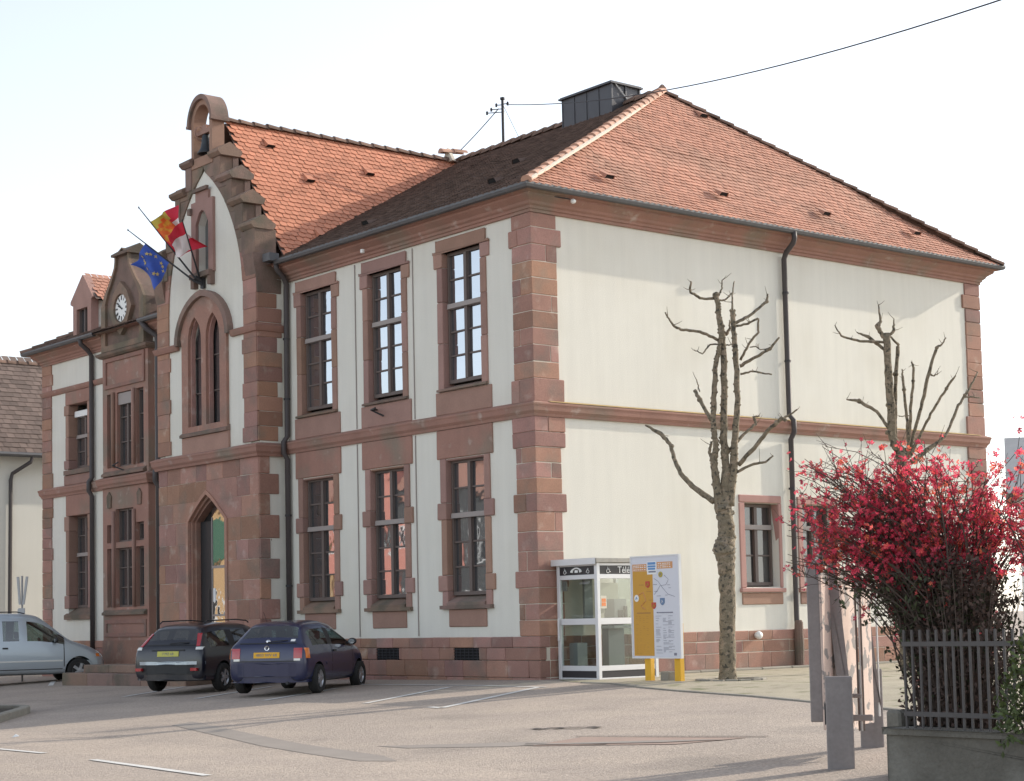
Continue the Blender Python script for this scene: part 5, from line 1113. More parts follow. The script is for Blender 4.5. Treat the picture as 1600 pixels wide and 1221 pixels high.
for (y, z) in ((.13,1.32),(.18,1.32),(.13,1.39),(.18,1.39)): pbox('sticker', BW-.032, BW-.030, y, y+.045, z, z+.062, 'orange', bev=0)
pbox('sticker_panel', BW-.033, BW-.0325, .11, .245, 1.28, 1.50, 'cream', bev=0)
text('T\u00e9l\u00e9phone', .065, (.72, .032, 1.735), (H2,0,math.pi), 'alu_d', PB, 'lettering', .001)
ph = pbox('telephone', .14, .42, 1.0, 1.3, 1.0, 1.45, 'alu_d'); pbox('keypad', .421, .43, 1.08, 1.2, 1.1, 1.25, 'band', ph); pbox('handset', .421, .47, 1.22, 1.28, 1.08, 1.32, 'black', ph)
pbox('column', .12, .30, .95, 1.34, .0, 1.0, 'alu_d'); pbox('shelf', .12, .52, .9, 1.36, .92, .97, 'alu'); pbox('column', .10, .16, .52, .72, 1.10, 1.86, 'alu_d'); pbox('notice', .16, .17, .75, 1.34, 1.2, 1.75, 'cream'); pbox('litter_bin', .12, .34, .16, .40, .05, .68, 'alu_d')
pbox('floor', .02, BW-.02, .02, BD-.02, -.1, .03, 'kerb', bev=0)

# ================================================================== information board
MAT['board'] = mat('board_face', (.66, .665, .72), .5); MAT['board_y'] = mat('board_yellow', (.58, .30, .035), .5); MAT['post_y'] = mat('yellow_post', (.72, .40, .02), .5, noise=.08, nscale=6)
MAT['hdr'] = mat('board_orange', (.62, .30, .13), .5); MAT['blue'] = mat('logo_blue', (.12, .28, .55), .5); MAT['ink'] = mat('grey_ink', (.22, .22, .27), .6); MAT['ink_o'] = mat('brown_ink', (.40, .20, .05), .6); MAT['red'] = mat('shield_red', (.50, .07, .04), .5); MAT['gold'] = mat('shield_gold', (.45, .36, .06), .5); MAT['sblue'] = mat('shield_blue', (.14, .22, .36), .5)
IB = thing('information_board', 'white and orange town information board on two yellow posts beside the phone booth', 'information board', (2.21,.2,-.04))
W, Z0, Z1 = 1.14, .44, 2.12
b = MB(); b.box(0, W, 0, .035, Z0, Z1); bd = b.build('panel', 'board', IB, bevel=.004)
MAT['edge'] = mat('board_frame', (.75, .75, .76), .4)
for x0, x1, z0, z1 in ((-.02,.0,Z0-.02,Z1+.02),(W,W+.02,Z0-.02,Z1+.02),(0,W,Z1,Z1+.02),(0,W,Z0-.02,Z0)):
    b = MB(); b.box(x0, x1, -.01, .045, z0, z1); b.build('frame', 'edge', IB)
for x in (.22,.93):
    b = MB(); b.box(x, x+.14, .046, .15, -.15, 1.0); b.build('post', 'post_y', IB, bevel=.008)
_k = [0]
def dec(x0, x1, v0, v1, m, name='print', par=None, lay=0):
    _k[0] += 1; y = -.002-lay*.0015-(_k[0] % 7)*.00008
    b = MB(); X = lambda x: (x-30)/560*W; Zc = lambda v: Z1-(v-25)/1175*(Z1-Z0)
    b.box(X(x0), X(x1), y, .001, Zc(v1), Zc(v0)); return b.build(name, m, par or bd)
dec(45,215,108,190,'hdr','heading'); dec(45,285,192,1185,'board_y','orange_panel'); dec(222,332,80,232,'white','logo',lay=1); dec(338,522,92,170,'hdr','heading')
lg = [(230,324,90,120),(230,324,128,150),(234,320,156,180)]
for r in lg: dec(*r,'blue','logo_stripe',lay=2)
dec(240,326,192,212,'ink','logo_text',lay=2)
def lines(name, rects, m, lay=2):
    b = MB(); X = lambda x: (x-30)/560*W; Zc = lambda v: Z1-(v-25)/1175*(Z1-Z0)
    for x0, x1, v0, v1 in rects: b.box(X(x0), X(x1), -.003-lay*.0012, .001, Zc(v1), Zc(v0))
    o = b.build(name, m, bd); o['kind'] = 'stuff'; return o
R_ = random.Random(6)
lines('heading_text', [(x, x+R_.uniform(8,22), v, v+9) for v in (122,142,168) for x in range(58,200,26)]+[(x, x+R_.uniform(8,22), v, v+9) for v in (106,126,148) for x in range(352,505,26)], 'white')
lines('directory_text', [(x, x+R_.uniform(20,70), v, v+3.2) for v in range(720,1160,13) for x in (310, 395, 455) if R_.random() < .62]+[(325,345,674,687),(352,512,676,688)]+[(515,545,1150,1180)]+[(x, x+R_.uniform(20,55), v, v+5) for x, v in ((290,350),(455,360),(470,395),(330,485),(430,478),(300,430))], 'ink')
lines('directory_text', [(x, x+R_.uniform(10,28), v, v+3) for v in range(720,1170,24) for x in range(75,240,42) if R_.random() < .5]+[(88,250,676,690)]+[(x, x+R_.uniform(30,60), v, v+6) for x, v in ((120,350),(210,430),(235,530),(150,630))], 'ink_o')
b = MB(); X = lambda x: (x-30)/560*W; Zc = lambda v: Z1-(v-25)/1175*(Z1-Z0)
for pl in ([(300,280),(350,320),(400,395),(460,470),(540,500)],[(420,245),(470,300),(440,360),(370,370)],[(300,470),(340,420),(370,370)]):
    b.tube([(X(x),-.002,Zc(v)) for x, v in pl], .0035, 4)
b.build('map_line', 'ink', bd)
b = MB(); b.tube([(X(x),-.003,Zc(v)) for x, v in [(110,470),(170,440),(200,540),(140,600),(190,640)]], .010, 4); b.build('map_line', 'hdr', bd)
def shield(x, v, w, h, m, oval=False):
    pts = [(X(x)+w*math.cos(a), Zc(v)+h*math.sin(a)) for a in [2*math.pi*k/14 for k in range(14)]] if oval else [(X(x)-w,Zc(v)+h),(X(x)-w,Zc(v)-h*.3),(X(x)-w*.5,Zc(v)-h*.8),(X(x),Zc(v)-h),(X(x)+w*.5,Zc(v)-h*.8),(X(x)+w,Zc(v)-h*.3),(X(x)+w,Zc(v)+h)]
    b = MB(); b.prism(pts, -.010, .0); return b.build('emblem', m, bd)
for (x, v, w, h, m, o_) in ((380,238,.048,.048,'gold',True),(225,350,.05,.055,'red',False),(90,508,.055,.06,'white',True),(293,600,.05,.055,'red',False),(395,555,.052,.06,'sblue',False)):
    e = shield(x, v, w, h, m, o_)
    b = MB(); c = {'gold':'ink','white':'blue','red':'gold','sblue':'board'}[m]; b.tube([(X(x)-.02,-.012,Zc(v)-.025),(X(x),-.012,Zc(v)+.025),(X(x)+.02,-.012,Zc(v)-.015)], .007, 4); b.build('emblem_figure', c, e)
b = MB(); b.box(2.68, 2.9, .0, .2, -.05, .16); o = b.build('concrete_block', 'kerb', None, bevel=.02, loc=(0,.35,0)); tag(o, 'grey concrete block on the ground behind the information board', 'block')
# ================================================================== cars
from mathutils.bvhtree import BVHTree
MAT['tyre'] = mat('tyre', (.018, .018, .018), .8, noise=.1); MAT['rim'] = mat('rim_silver', (.45, .46, .48), .35, metal=.7); MAT['trim'] = mat('black_plastic', (.022, .022, .024), .55)
MAT['cglass'] = clear('car_glass', (.34, .43, .43), .17); MAT['seat'] = mat('seat_fabric', (.045, .045, .05), .9); MAT['lamp_r'] = mat('tail_red', (.42, .012, .02), .25, coat=1.); MAT['lamp_o'] = mat('tail_orange', (.75, .20, .02), .25, coat=1.); MAT['lamp_w'] = mat('lamp_clear', (.75, .75, .72), .2, coat=1.); MAT['chrome'] = mat('chrome', (.75, .75, .76), .15, metal=1.)
MAT['plate_o'] = mat('plate_amber', (.78, .42, .02), .5); MAT['plate_y'] = mat('plate_yellow', (.55, .52, .10), .5)
MAT['paint_blue'] = mat('dark_blue_paint', (.011, .016, .062), .32, metal=.2, coat=.7); MAT['paint_navy'] = mat('black_blue_paint', (.008, .009, .018), .3, coat=.55); MAT['paint_silver'] = mat('silver_blue_paint', (.48, .54, .59), .35, metal=.55, coat=.6)
def make_car(name, label, loc, rz, S, paint, side_glass, screens, pillars, wheels, wr, scale=1., tilt=(0,0)):
    t = thing(name, label, 'car', loc, rz, 'cars parked in front of the town hall'); t.scale = (scale,)*3; t.rotation_euler = (tilt[0], tilt[1], rz)
    def prof(s):
        y, zb, zt_, zr, wl, wb, wt = s; hood = zr-zt_ < .2
        if hood: P5 = (wt+(wb-wt)*.45, zt_+.65*(zr-zt_)); P6 = (wt, zr-.01)
        else: P5 = (wt+.045, zr-.10); P6 = (wt-.05, zr-.018)
        return [(0,zb),(wl*.90,zb),(wl,zb+.09),(max(wl,wb)+.012,(zb+zt_)/2+.04),(wb,zt_),P5,P6,(wt*.55,zr+.008),(0,zr+.015)]
    V = []; F = []; Mi = []
    n = 16
    for s in S:
        pr = prof(s); ring = pr+[(-x, z) for x, z in reversed(pr[1:-1])]; V += [(x, s[0], z) for x, z in ring]
    for i in range(len(S)-1):
        for k in range(n):
            k2 = (k+1) % n; F.append((i*n+k, i*n+k2, (i+1)*n+k2, (i+1)*n+k)); seg = k if k < 8 else 15-k
            m = 0
            if seg == 4 and i in side_glass: m = 1
            if seg in (6,7) and i in screens: m = 2
            if seg == 4 and i in pillars: m = 3
            if seg == 0: m = 3
            Mi.append(m)
    for e, rev in ((0, True), (len(S)-1, False)):
        o = e*n
        for k in range(8):
            a, c = o+k, o+k+1; d, e2 = o+(n-k-1) % n, o+(n-k) % n
            f = [a, c, d, e2]; f = list(dict.fromkeys(f))
            F.append(tuple(f if rev else f[::-1])); Mi.append(0)
    me = bpy.data.meshes.new('body_tmp'); me.from_pydata(V, [], F)
    for q in (paint, 'cglass', 'cglass', 'trim'): me.materials.append(MAT[q])
    me.polygons.foreach_set('material_index', Mi)
    bm = bmesh.new(); bm.from_mesh(me); bmesh.ops.recalc_face_normals(bm, faces=bm.faces[:]); bm.to_mesh(me); bm.free()
    tmp = bpy.data.objects.new('tmp', me); COL.objects.link(tmp); md = tmp.modifiers.new('s', 'SUBSURF'); md.levels = 2; md.render_levels = 2
    cut = []
    for (wx, wy) in wheels:
        for s in (-1, 1):
            c = MB(); c.lathe([(0,-.27),(wr+.055,-.27),(wr+.055,.5),(0,.5)], (s*wx, wy, wr), axis='x', n=28) if s > 0 else c.lathe([(0,-.5),(wr+.055,-.5),(wr+.055,.27),(0,.27)], (s*wx, wy, wr), axis='x', n=28)
            co = c.build('cutter', 'trim', None); bmx = tmp.modifiers.new('b', 'BOOLEAN'); bmx.operation = 'DIFFERENCE'; bmx.object = co; bmx.solver = 'EXACT'; bmx.material_mode = 'TRANSFER'; cut.append(co)
    bpy.context.view_layer.update(); dg = bpy.context.evaluated_depsgraph_get(); ev = bpy.data.meshes.new_from_object(tmp.evaluated_get(dg))
    for c in cut: bpy.data.objects.remove(c)
    bpy.data.objects.remove(tmp)
    def sub(name_, sel, mname):
        vs = {}; v2 = []; f2 = []; 
        for p in ev.polygons:
            if sel(p):
                f = []
                for vi in p.vertices:
                    if vi not in vs: vs[vi] = len(v2); v2.append(tuple(ev.vertices[vi].co))
                    f.append(vs[vi])
                f2.append(f)
        if not f2: return None
        m2 = bpy.data.meshes.new(name_); m2.from_pydata(v2, [], f2); m2.materials.append(MAT[mname]); m2.polygons.foreach_set('use_smooth', [True]*len(f2)); m2.set_sharp_from_angle(angle=math.radians(38)); return link(name_, m2, t)
    body = sub('body', lambda p: p.material_index == 0, paint)
    sub('underbody', lambda p: p.material_index >= 3, 'trim')
    runs = []
    for i in sorted(side_glass):
        if runs and runs[-1][1] == i: runs[-1][1] = i+1
        else: runs.append([i, i+1])
    for a_, c_ in runs:
        y0_ = S[a_][0] if a_ != runs[0][0] else -9; y1_ = S[c_][0]+.04 if c_ != runs[-1][1] else 9
        for sg_ in (-1, 1): sub('side_window', lambda p: p.material_index == 1 and p.center.x*sg_ > 0 and y0_ < p.center.y < y1_, 'cglass')
    sub('rear_window', lambda p: p.material_index == 2 and p.center.y < 0, 'cglass'); sub('windscreen', lambda p: p.material_index == 2 and p.center.y >= 0, 'cglass')
    floor = MB(); floor.box(-.72, .72, S[1][0]+.25, S[-3][0]-.2, .24, .30); floor.build('floor', 'trim', t)
    zb_ = S[6][2]; rf = S[7][3]
    for sx in (-1, 1):
        q = MB(); q.box(sx*.36-.22, sx*.36+.22, .02, .50, .30, .52); q.obox((sx*.36, -.08, zb_-.22), (.21,0,0), (0,.06,0), (0,-.05,.32)); q.obox((sx*.36, -.15, min(rf-.22, zb_+.20)), (.11,0,0), (0,.04,0), (0,-.01,.09)); q.build('seat', 'seat', t, bevel=.02)
    q = MB(); q.box(-.58, .58, -1.0, -.50, .30, .50); q.obox((0,-1.02,zb_-.22), (.58,0,0), (0,.06,0), (0,-.07,.26)); q.build('rear_seat', 'seat', t, bevel=.02)
    for sx in (-1, 1):
        q = MB(); q.obox((sx*.33,-1.10,zb_+.12), (.11,0,0), (0,.035,0), (0,-.01,.08)); q.build('headrest', 'seat', t, bevel=.015)
    q = MB(); q.box(-.66, .66, .70, 1.0, .5, zb_-.05); q.build('dashboard', 'seat', t, bevel=.03)
    bvh = BVHTree.FromPolygons([v.co for v in ev.vertices], [tuple(p.vertices) for p in ev.polygons])
    def hit(o, d):
        r = bvh.ray_cast(Vector(o), Vector(d)); return (r[0], r[1]) if r[0] is not None else (None, None)
    def patch(nm, axis, a0, a1, z0, z1, m, out=.008, na=6, nz=4, par=None, shape=None, sign=1):
        """patch moulded to the body: axis 'r' rear (a = x), 'f' front, 's' side (a = y, sign = side)"""
        top = []; 
        for j in range(nz+1):
            for i in range(na+1):
                a = a0+(a1-a0)*i/na; z = z0+(z1-z0)*j/nz
                if shape: a, z = shape(i/na, j/nz)
                if axis == 'r': h, nn = hit((a,-6,z), (0,1,0))
                elif axis == 'f': h, nn = hit((a,6,z), (0,-1,0))
                else: h, nn = hit((sign*6,a,z), (-sign,0,0))
                if h is None: return None
                if axis == 'r' and nn.y > 0 or axis == 'f' and nn.y < 0 or axis == 's' and nn.x*sign < 0: nn = -nn
                top.append((h, nn))
        w = na+1; b = MB(); N = len(top)
        b.v = [tuple(h+nn*out) for h, nn in top]+[tuple(h-nn*.02) for h, nn in top]
        b.f = [(j*w+i, j*w+i+1, (j+1)*w+i+1, (j+1)*w+i) for j in range(nz) for i in range(na)]
        rim = [i for i in range(w)]+[j*w+na for j in range(1, nz+1)]+[nz*w+i for i in range(na-1, -1, -1)]+[j*w for j in range(nz-1, 0, -1)]
        b.f += [(rim[k], rim[(k+1) % len(rim)], N+rim[(k+1) % len(rim)], N+rim[k]) for k in range(len(rim))]
        b.m = [0]*len(b.f); return b.build(nm, m, par or t, smooth=False)
    w0 = None
    for (wx, wy) in wheels:
        for s in (-1, 1):
            if w0 is None:
                b = MB(); W2 = .095
                b.lathe([(wr*.62,-W2),(wr*.93,-W2),(wr,-W2*.7),(wr,W2*.7),(wr*.93,W2),(wr*.62,W2)], axis='x', n=28, closed=True); w0 = b.build('wheel', 'tyre', t, smooth=True); w0.data.set_sharp_from_angle(angle=math.radians(40))
                b = MB(); b.lathe([(0,.03),(wr*.60,.03),(wr*.60,.04),(0,.04)], axis='x', n=24); dk = b.build('wheel_disc', 'trim', w0)
                b = MB(); b.lathe([(wr*.55,.05),(wr*.64,.085),(wr*.66,.08),(wr*.62,.03)], axis='x', n=28, closed=True); b.lathe([(0,.085),(wr*.20,.08),(wr*.24,.05),(0,.05)], axis='x', n=14)
                for k in range(5):
                    a = 2*math.pi*k/5; d = Vector((0, math.cos(a), math.sin(a))); p_ = Vector((0, -d.z, d.y)); b.obox(Vector((.062,0,0))+d*wr*.38, d*wr*.24, p_*wr*.115, Vector((.014,0,0)))
                rm = b.build('rim', 'rim', w0, smooth=False)
                w0.location = (s*(wx-.02), wy, wr); w0.rotation_euler = (0,0,math.pi if s < 0 else 0); kids = (dk, rm)
            else:
                w = w0.copy(); COL.objects.link(w); w.location = (s*(wx-.02), wy, wr); w.rotation_euler = (random.uniform(0,1.2)*0,0,math.pi if s < 0 else 0)
                for c in kids: cc = c.copy(); COL.objects.link(cc); cc.parent = w
    def strip(nm, y, w, z0, z1, m, th=.10, front=False, wrap=.55, cur=.15):
        sg = 1 if front else -1; out = [(w+.004, y-sg*wrap)]+[(w*q, y-sg*cur*abs(q)**4) for q in (1,.96,.85,.6,.3,0,-.3,-.6,-.85,-.96,-1)]+[(-w-.004, y-sg*wrap)]
        inn = [(x*(1-th*.5), yy-sg*th) for x, yy in reversed(out)]
        b = MB(); b.prism(out+inn, z0, z1, axis='z'); o = b.build(nm, m, t, bevel=.012); return o
    return t, patch, strip, hit
def mirror(t, x, y, z, s, m='trim'):
    b = MB(); b.lathe([(.0,-.05),(.075,-.04),(.09,.0),(.075,.03),(.0,.05)], axis='y', n=12); b.v = [(v[0]*1.1+s*.11, v[1], v[2]*.8) for v in b.v]; b.obox((s*.02,0,-.03), (.05,0,0), (0,.025,0), (0,0,.02))
    o = b.build('wing_mirror', m, t, smooth=True, loc=(x, y, z)); b = MB(); b.lathe([(0,-.004),(.062,-.003),(.062,.0),(0,.001)], axis='y', n=12); b.v = [(v[0]*1.1+s*.11, v[1]-.048, v[2]*.8) for v in b.v]; b.build('mirror_glass', 'chrome', o)
# --- blue hatchback
ST_H = [(-1.83,.34,.58,.64,.70,.70,.60),(-1.80,.24,.80,.93,.775,.775,.66),(-1.74,.22,.93,1.00,.81,.80,.66),(-1.66,.22,.94,1.06,.815,.805,.63),(-1.36,.21,.945,1.37,.825,.815,.555),(-1.10,.21,.945,1.42,.83,.82,.575),(-.42,.20,.94,1.44,.83,.82,.59),(-.36,.20,.94,1.44,.83,.82,.59),
        (.18,.20,.93,1.40,.83,.82,.565),(.34,.20,.93,1.34,.83,.82,.55),(.92,.20,.92,1.01,.825,.81,.66),(1.02,.20,.91,.965,.825,.81,.64),(1.50,.22,.84,.89,.80,.78,.56),(1.74,.26,.70,.74,.73,.71,.48),(1.84,.34,.52,.56,.60,.58,.42)]
PB_ = (-3.84,-2.57)
hat, patch, strip, hit = make_car('hatchback_car', 'small dark blue hatchback with amber number plate, nearest of the parked cars', (PB_[0],PB_[1],gz(*PB_)), math.radians(36), ST_H, 'paint_blue', (4,5,7,8,9), (3,9), (6,), ((.80,-1.13),(.80,1.27)), .285, .90)
strip('bumper', -1.90, .80, .36, .60, 'paint_blue', cur=.20); strip('bumper_skirt', -1.86, .78, .24, .36, 'paint_blue', cur=.20); strip('bumper', 1.90, .78, .30, .54, 'paint_blue', front=True, cur=.25)
for s in (-1, 1):
    patch('tail_light', 'r', s*.565, s*.735, .70, .90, 'lamp_r', .012); patch('tail_light', 's', -1.76, -1.60, .70, .90, 'lamp_o', .010, na=4, sign=s); patch('reversing_light', 'r', s*.57, s*.70, .655, .698, 'lamp_w', .008)
    patch('side_strip', 's', -.72, .85, .55, .60, 'paint_blue', .014, na=14, nz=1, sign=s); patch('door_seam', 's', -.38, -.355, .32, .93, 'trim', .002, na=1, nz=6, sign=s); patch('door_seam', 's', .85, .872, .32, .88, 'trim', .002, na=1, nz=6, sign=s); patch('door_handle', 's', -.30, -.14, .80, .84, 'trim', .02, na=3, nz=1, sign=s)
    mirror(hat, s*.82, .55, .99, s); patch('headlight', 'f', s*.36, s*.62, .58, .72, 'lamp_w', .01)
pl = patch('number_plate', 'r', -.27, .27, .71, .82, 'plate_o', .016)
patch('tailgate_seam', 'r', -.62, .62, .638, .655, 'trim', .003, na=10, nz=1); patch('window_seal', 'r', -.60, .60, .985, 1.005, 'trim', .006, na=10, nz=1)
def onplate(txt, patch_z, size, yoff, par, m='ink'):
    h, nn = hit((0,-6,patch_z), (0,1,0)); text(txt, size, (0, h.y-yoff, patch_z), (H2,0,0), m, par, 'plate_text', .001)
if pl: onplate('4803 WV 68', .765, .085, .019, pl)
h, nn = hit((0,-6,.90), (0,1,0)); b = MB(); b.lathe([(.036,-.008),(.05,-.012),(.055,.004),(.036,.004)], (0,h.y-.004,.905), axis='y', n=18, closed=True); b.tube([(-.036,h.y-.008,.92),(-.012,h.y-.008,.875),(0,h.y-.008,.90),(.012,h.y-.008,.875),(.036,h.y-.008,.92)], .006, 4); b.tube([(-.018,h.y-.008,.945),(0,h.y-.008,.912),(.018,h.y-.008,.945)], .006, 4); b.build('badge', 'chrome', hat)
h, nn = hit((0,-6,1.03), (0,1,0)); b = MB(); b.lathe([(0,-.02),(.05,-.015),(.055,.0),(.03,.02)], (0,h.y,1.02), axis='y', n=10); b.build('wiper_hub', 'chrome', hat, smooth=True)
b = MB(); h2, _ = hit((.36,-6,1.06), (0,1,0)); b.tube([(0,h.y-.03,1.02),(.2,h.y-.02,1.04),(.40,h2.y-.015,1.05)], .010, 5); b.build('wiper', 'trim', hat)
patch('window_sticker', 'r', .46, .55, 1.03, 1.07, 'white', .006, na=2, nz=1)
b = MB(); b.tube([(-.25,-1.18,1.42),(-.27,-1.3,1.62)], .005, 4); b.build('aerial', 'trim', hat)
b = MB(); b.tube([(.45,-1.90,.22),(.45,-1.55,.22)], .03, 8); b.build('exhaust', 'iron', hat)
# --- dark estate
ST_E = [(-2.20,.34,.58,.62,.76,.76,.66),(-2.17,.26,.80,.94,.82,.82,.68),(-2.10,.24,.93,1.00,.845,.835,.66),(-2.03,.24,.95,1.06,.85,.84,.63),(-1.78,.22,.95,1.38,.855,.845,.565),(-1.50,.22,.95,1.44,.86,.85,.59),(-.92,.21,.95,1.47,.86,.85,.60),(-.86,.21,.95,1.47,.86,.85,.60),
        (.0,.20,.94,1.46,.86,.85,.60),(.06,.20,.94,1.455,.86,.85,.60),(.40,.20,.93,1.40,.86,.85,.575),(.56,.20,.93,1.34,.86,.85,.56),(1.14,.20,.91,1.0,.85,.83,.66),(1.26,.2,.9,.955,.85,.83,.64),(1.85,.22,.82,.87,.82,.79,.56),(2.10,.26,.68,.72,.74,.72,.5),(2.20,.34,.52,.56,.62,.6,.44)]
est, patch, strip, hit = make_car('estate_car', 'black blue estate car with pale yellow number plate, parked in the middle', (-7.38,-2.22,gz(-7.4,-2.3)), math.radians(29.8), ST_E, 'paint_navy', (4,5,7,9,10,11), (3,11), (6,8), ((.82,-1.33),(.82,1.42)), .30, .90)
strip('bumper', -2.27, .84, .40, .62, 'trim', cur=.20); strip('bumper_trim', -2.285, .845, .60, .645, 'paint_silver', cur=.20, th=.06); strip('bumper_skirt', -2.25, .83, .27, .40, 'paint_navy', cur=.20); strip('bumper', 2.27, .80, .30, .56, 'trim', front=True, cur=.25)
for s in (-1, 1):
    patch('tail_light', 'r', s*.66, s*.77, .98, 1.26, 'lamp_r', .014, na=3, nz=6, shape=lambda i, j, s=s: (s*((.655+.075*i)-.115*j), .97+.27*j)); patch('tail_light', 'r', s*.66, s*.80, .90, .955, 'lamp_w', .012)
    patch('fog_reflector', 'r', s*.60, s*.74, .46, .52, 'lamp_r', .10, na=3, nz=1); mirror(est, s*.85, .78, 1.0, s); patch('door_seam', 's', -.90, -.878, .32, .94, 'trim', .002, na=1, nz=6, sign=s); patch('door_seam', 's', .025, .045, .32, .94, 'trim', .002, na=1, nz=6, sign=s)
    b = MB(); b.tube([(s*.55,-1.6,1.46),(s*.56,-1.5,1.51),(s*.58,-.3,1.53),(s*.56,.2,1.50),(s*.55,.3,1.46)], .014, 6); b.build('roof_rail', 'trim', est)
pl = patch('number_plate', 'r', -.26, .26, .76, .87, 'plate_y', .016)
if pl: onplate('7 MZ 68', .815, .08, .019, pl)
patch('plate_recess', 'r', -.40, .40, .88, .905, 'trim', .02, na=6, nz=1); patch('window_seal', 'r', -.62, .62, .99, 1.015, 'trim', .006, na=10, nz=1)
b = MB(); h, _ = hit((0,-6,1.04), (0,1,0)); b.tube([(0,h.y-.03,1.03),(.22,h.y-.025,1.05),(.45,h.y+.01,1.05)], .011, 5); b.build('wiper', 'trim', est)
# --- silver leisure van
ST_V = [(-2.06,.36,.70,.76,.74,.74,.66),(-2.04,.28,.90,1.1,.80,.80,.70),(-2.0,.26,1.04,1.55,.83,.82,.64),(-1.90,.24,1.05,1.74,.84,.83,.62),(-1.55,.22,1.05,1.79,.85,.84,.63),(-.75,.22,1.05,1.81,.85,.84,.64),(-.66,.22,1.05,1.81,.85,.84,.64),
        (-.10,.22,1.05,1.80,.85,.84,.64),(.0,.22,1.05,1.795,.85,.84,.63),(.28,.22,1.05,1.76,.85,.84,.61),(.44,.22,1.05,1.70,.85,.84,.60),(1.06,.22,1.03,1.16,.85,.83,.66),(1.20,.22,1.00,1.08,.85,.82,.64),(1.70,.24,.86,.94,.83,.79,.56),(1.98,.27,.70,.76,.76,.73,.5),(2.07,.34,.52,.56,.64,.62,.44)]
van, patch, strip, hit = make_car('leisure_van', 'silver blue leisure van cut off by the left edge of the picture', (-18.44,-1.57,gz(-18.4,-1.6)), math.radians(-11.5), ST_V, 'paint_silver', (4,6,8,9,10), (10,), (), ((.80,-1.35),(.80,1.36)), .315, .97)
strip('bumper', 2.12, .80, .32, .56, 'paint_silver', front=True, cur=.28); strip('bumper', -2.12, .80, .32, .56, 'paint_silver', cur=.2)
for s in (-1, 1):
    patch('headlight', 'f', s*.40, s*.68, .64, .80, 'lamp_w', .012); patch('side_strip', 's', -.9, .92, .56, .60, 'lamp_w', .012, na=14, nz=1, sign=s); patch('side_strip', 's', -.9, .92, .36, .38, 'trim', .006, na=14, nz=1, sign=s)
    for yy in (-.70,.95): patch('door_seam', 's', yy, yy+.022, .34, 1.0, 'trim', .002, na=1, nz=6, sign=s)
    patch('door_handle', 's', -.60, -.46, .90, .94, 'trim', .02, na=3, nz=1, sign=s); patch('door_handle', 's', -.92, -.78, .90, .94, 'trim', .02, na=3, nz=1, sign=s); mirror(van, s*.85, .74, 1.10, s)
patch('indicator', 's', 1.80, 1.93, .66, .74, 'lamp_o', .008, na=3, nz=1, sign=1)
b = MB(); b.tube([(.60,-1.6,1.80),(.61,-1.5,1.84),(.61,-.2,1.845),(.60,.0,1.80)], .014, 6); b.build('roof_rail', 'trim', van)
# the hidden neighbour of the bay: nothing else stands here
# ================================================================== flags
def flag(label, base, tip, name='flag', pr=.018):
    t = thing(name, label, 'flag', base, 0, 'flags on the gable bracket'); d = Vector(tip)-Vector(base); b = MB(); b.tube([(0,0,0), d*.5, d], [pr*1.3, pr, pr*.55], 7); b.build('flag_pole', 'iron', t); b = MB(); b.lathe([(0,-.03),(.018,0),(0,.04)], d, n=6); b.build('finial', 'iron', t); return t, d
def cloth(t, p0, p1, fly, nx, ny, fold, mfun, mats, seed=1, name='flag_cloth', thick=.0):
    p0, p1, fly = Vector(p0), Vector(p1), Vector(fly); R_ = random.Random(seed); b = MB(); n = (p1-p0).cross(fly).normalized(); ph = R_.uniform(0, 6)
    for j in range(ny+1):
        for i in range(nx+1):
            u, v = i/nx, j/ny
            p = p0.lerp(p1, v)+fly*u*(1-.10*math.sin(v*3.1))+n*(fold*u**.6*math.sin(u*7+v*5+ph)+.5*fold*math.sin(u*13-v*6+ph)*u)+Vector((0,0,-.16))*u*u*(.5+.5*math.sin(v*4+ph))
            b.v.append(tuple(p))
    w = nx+1
    for j in range(ny):
        for i in range(nx): b.f.append((j*w+i, j*w+i+1, (j+1)*w+i+1, (j+1)*w+i)); b.m.append(mfun((i+.5)/nx, (j+.5)/ny))
    return b.build(name, mats, t, smooth=True, fix=False)
MAT['f_red'] = mat('flag_red', (.62, .03, .06), .8, noise=.15, nscale=6); MAT['f_white'] = mat('flag_white', (.78, .72, .74), .8); MAT['f_or'] = mat('flag_orange', (.72, .14, .03), .8, noise=.3, nscale=9, tint=((.70, .36, .05), 7, .5, .6)); MAT['f_gold'] = mat('flag_gold', (.55, .42, .07), .8); MAT['f_blue'] = mat('flag_blue', (.045, .10, .42), .8, noise=.1, nscale=8); MAT['f_star'] = mat('star_gold', (.55, .42, .16), .8)
fb = (CX-.05, YC-.20, 8.82)
f1, d1 = flag('flag with an orange and gold emblem billowing on the longest pole of the gable bracket', fb, (-11.14,-2.0,10.40))
cloth(f1, d1*.30, d1*.80, (.55,.32,.32), 22, 14, .20, lambda u, v: 2 if (u-.34)**2/.10+(v-.60)**2/.09 < 1 else (3 if u < .75 and v > .8 else (1 if u > .62 and .25 < v < .75 else 0)), ['f_red','f_white','f_or','f_gold'], 3)
f3, d3_ = flag('red and white flag wrapped round the short upright pole of the gable bracket', (CX-.01, YC-.12, 8.84), (-9.90,-1.60,9.93))
cloth(f3, d3_*.50, d3_*.98, (-.30,-.22,-.14), 14, 12, .07, lambda u, v: 0 if v > .55 else 1, ['f_red','f_white'], 5)
f2, d2_ = flag('blue flag with gold stars hanging from the lowest pole of the gable bracket', (CX-.10, YC-.18, 8.76), (-11.66,-2.0,9.99))
c2 = cloth(f2, d2_*.38, d2_*.74, (-.26,-.18,-.46), 16, 12, .13, lambda u, v: 0, ['f_blue'], 8)
me = c2.data; w_ = 17
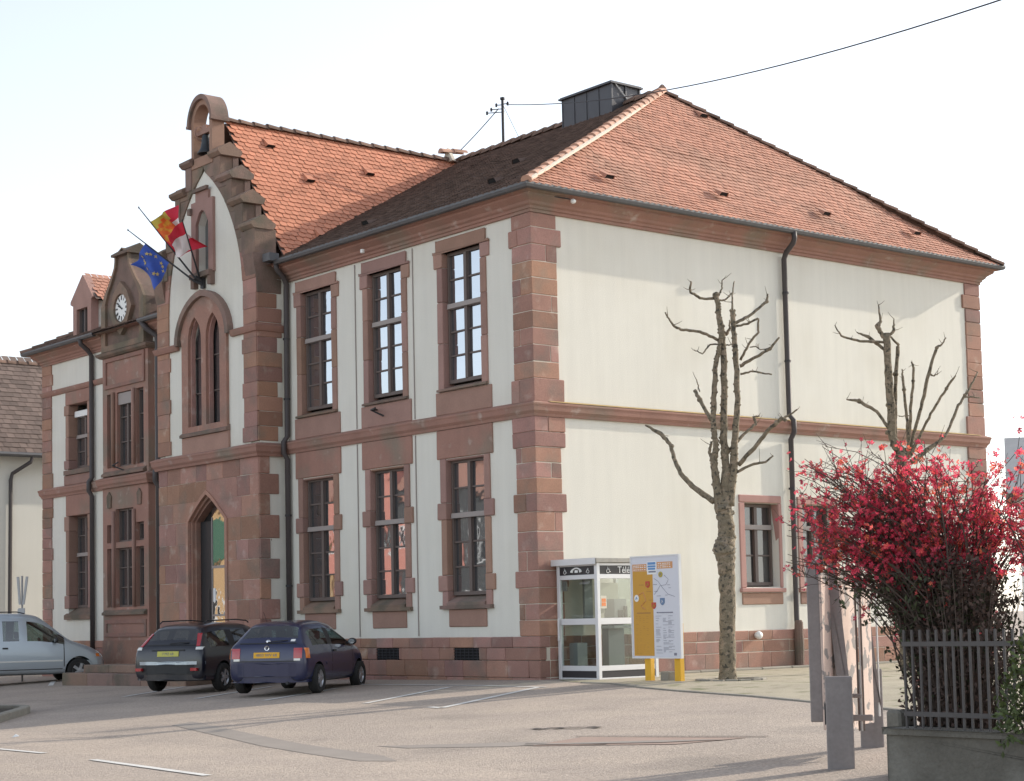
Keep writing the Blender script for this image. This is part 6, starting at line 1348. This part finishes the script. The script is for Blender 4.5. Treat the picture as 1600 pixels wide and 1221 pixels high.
for k in range(12):
    a = 2*math.pi*k/12; u, v = .5+.27*math.cos(a), .5+.34*math.sin(a); i, j = int(u*16), int(v*12); p = Vector(me.vertices[j*w_+i].co); nn = me.polygons[min(j*16+i, len(me.polygons)-1)].normal.copy()
    e = nn.orthogonal().normalized(); g = nn.cross(e); b = MB()
    for sgn in (-1, 1): b.add([tuple(p+nn*sgn*.012+(e*math.cos(2*math.pi*q/10)+g*math.sin(2*math.pi*q/10))*(.055 if q % 2 == 0 else .023)) for q in range(10)], [tuple(range(10)) if sgn > 0 else tuple(reversed(range(10)))])
    b.build('star', 'f_star', f2, fix=False)
# ================================================================== roof mast and wires
MS = thing('roof_mast', 'thin power mast with insulators on the main roof ridge', 'mast', (-8.85,6.65,12.55))
b = MB(); b.tube([(0,0,0),(0,0,1.22)], .035, 8); b.lathe([(0,1.20),(.06,1.21),(.06,1.26),(0,1.28)], n=8); b.build('pole', 'iron', MS)
for (x, y, z) in ((-.12,-.1,1.08),(-.22,-.18,.98),(-.10,.1,.95),(.10,.08,1.1),(-.30,-.25,.90)):
    b = MB(); b.tube([(0,0,z),(x,y,z)], .012, 5); b.lathe([(0,-.05),(.03,-.04),(.022,-.01),(.034,.01),(.02,.04),(0,.06)], (x,y,z), n=8); b.build('insulator', 'iron', MS)
def wire(label, a, c, sag, r=.012):
    a, c = Vector(a), Vector(c); n = 24; b = MB(); b.tube([a.lerp(c, i/n)-Vector((0,0,sag*4*(i/n)*(1-i/n)))-a for i in range(n+1)], r, 5); return tag(b.build('overhead_wire', 'iron', None, loc=a), label, 'wire', 'wires at the roof mast')
wire('long overhead wire running from the roof mast out past the upper right corner', (-8.75,6.7,13.62), (13.6,-3.3,8.15), .42, .011)
wire('overhead wire from the roof mast down to the central gable ridge', (-8.95,6.6,13.55), (-10.5,6.6,12.85), .02, .012)
wire('thin stay wire from the mast top to the roof ridge on the right', (-8.82,6.65,13.6), (-8.25,6.65,12.68), 0, .006)
# ================================================================== street sign at the left
SG = thing('street_sign', 'thin street sign post seen edge on against the pale neighbour house', 'sign', (-18.85,-1.3,-.22), .62)
b = MB(); b.tube([(0,0,0),(0,0,2.68)], .025, 8); b.build('pole', 'alu_d', SG)
for x, dx in ((-.05,-.06),(.05,.10)):
    b = MB(); b.prism([(x-.10+.08,1.95),(x-.02+dx,2.66),(x+.05+dx,2.66),(x+.10-.06,1.95)], -.05, -.03); b.build('sign_plate', 'alu_d', SG)
b = MB(); b.box(-.08,.10,-.05,-.03,1.5,1.86); b.build('sign_plate', 'alu_d', SG); b = MB(); b.box(-.10,-.081,-.05,.1,1.5,1.84); b.build('sign_plate', 'alu_d', SG)
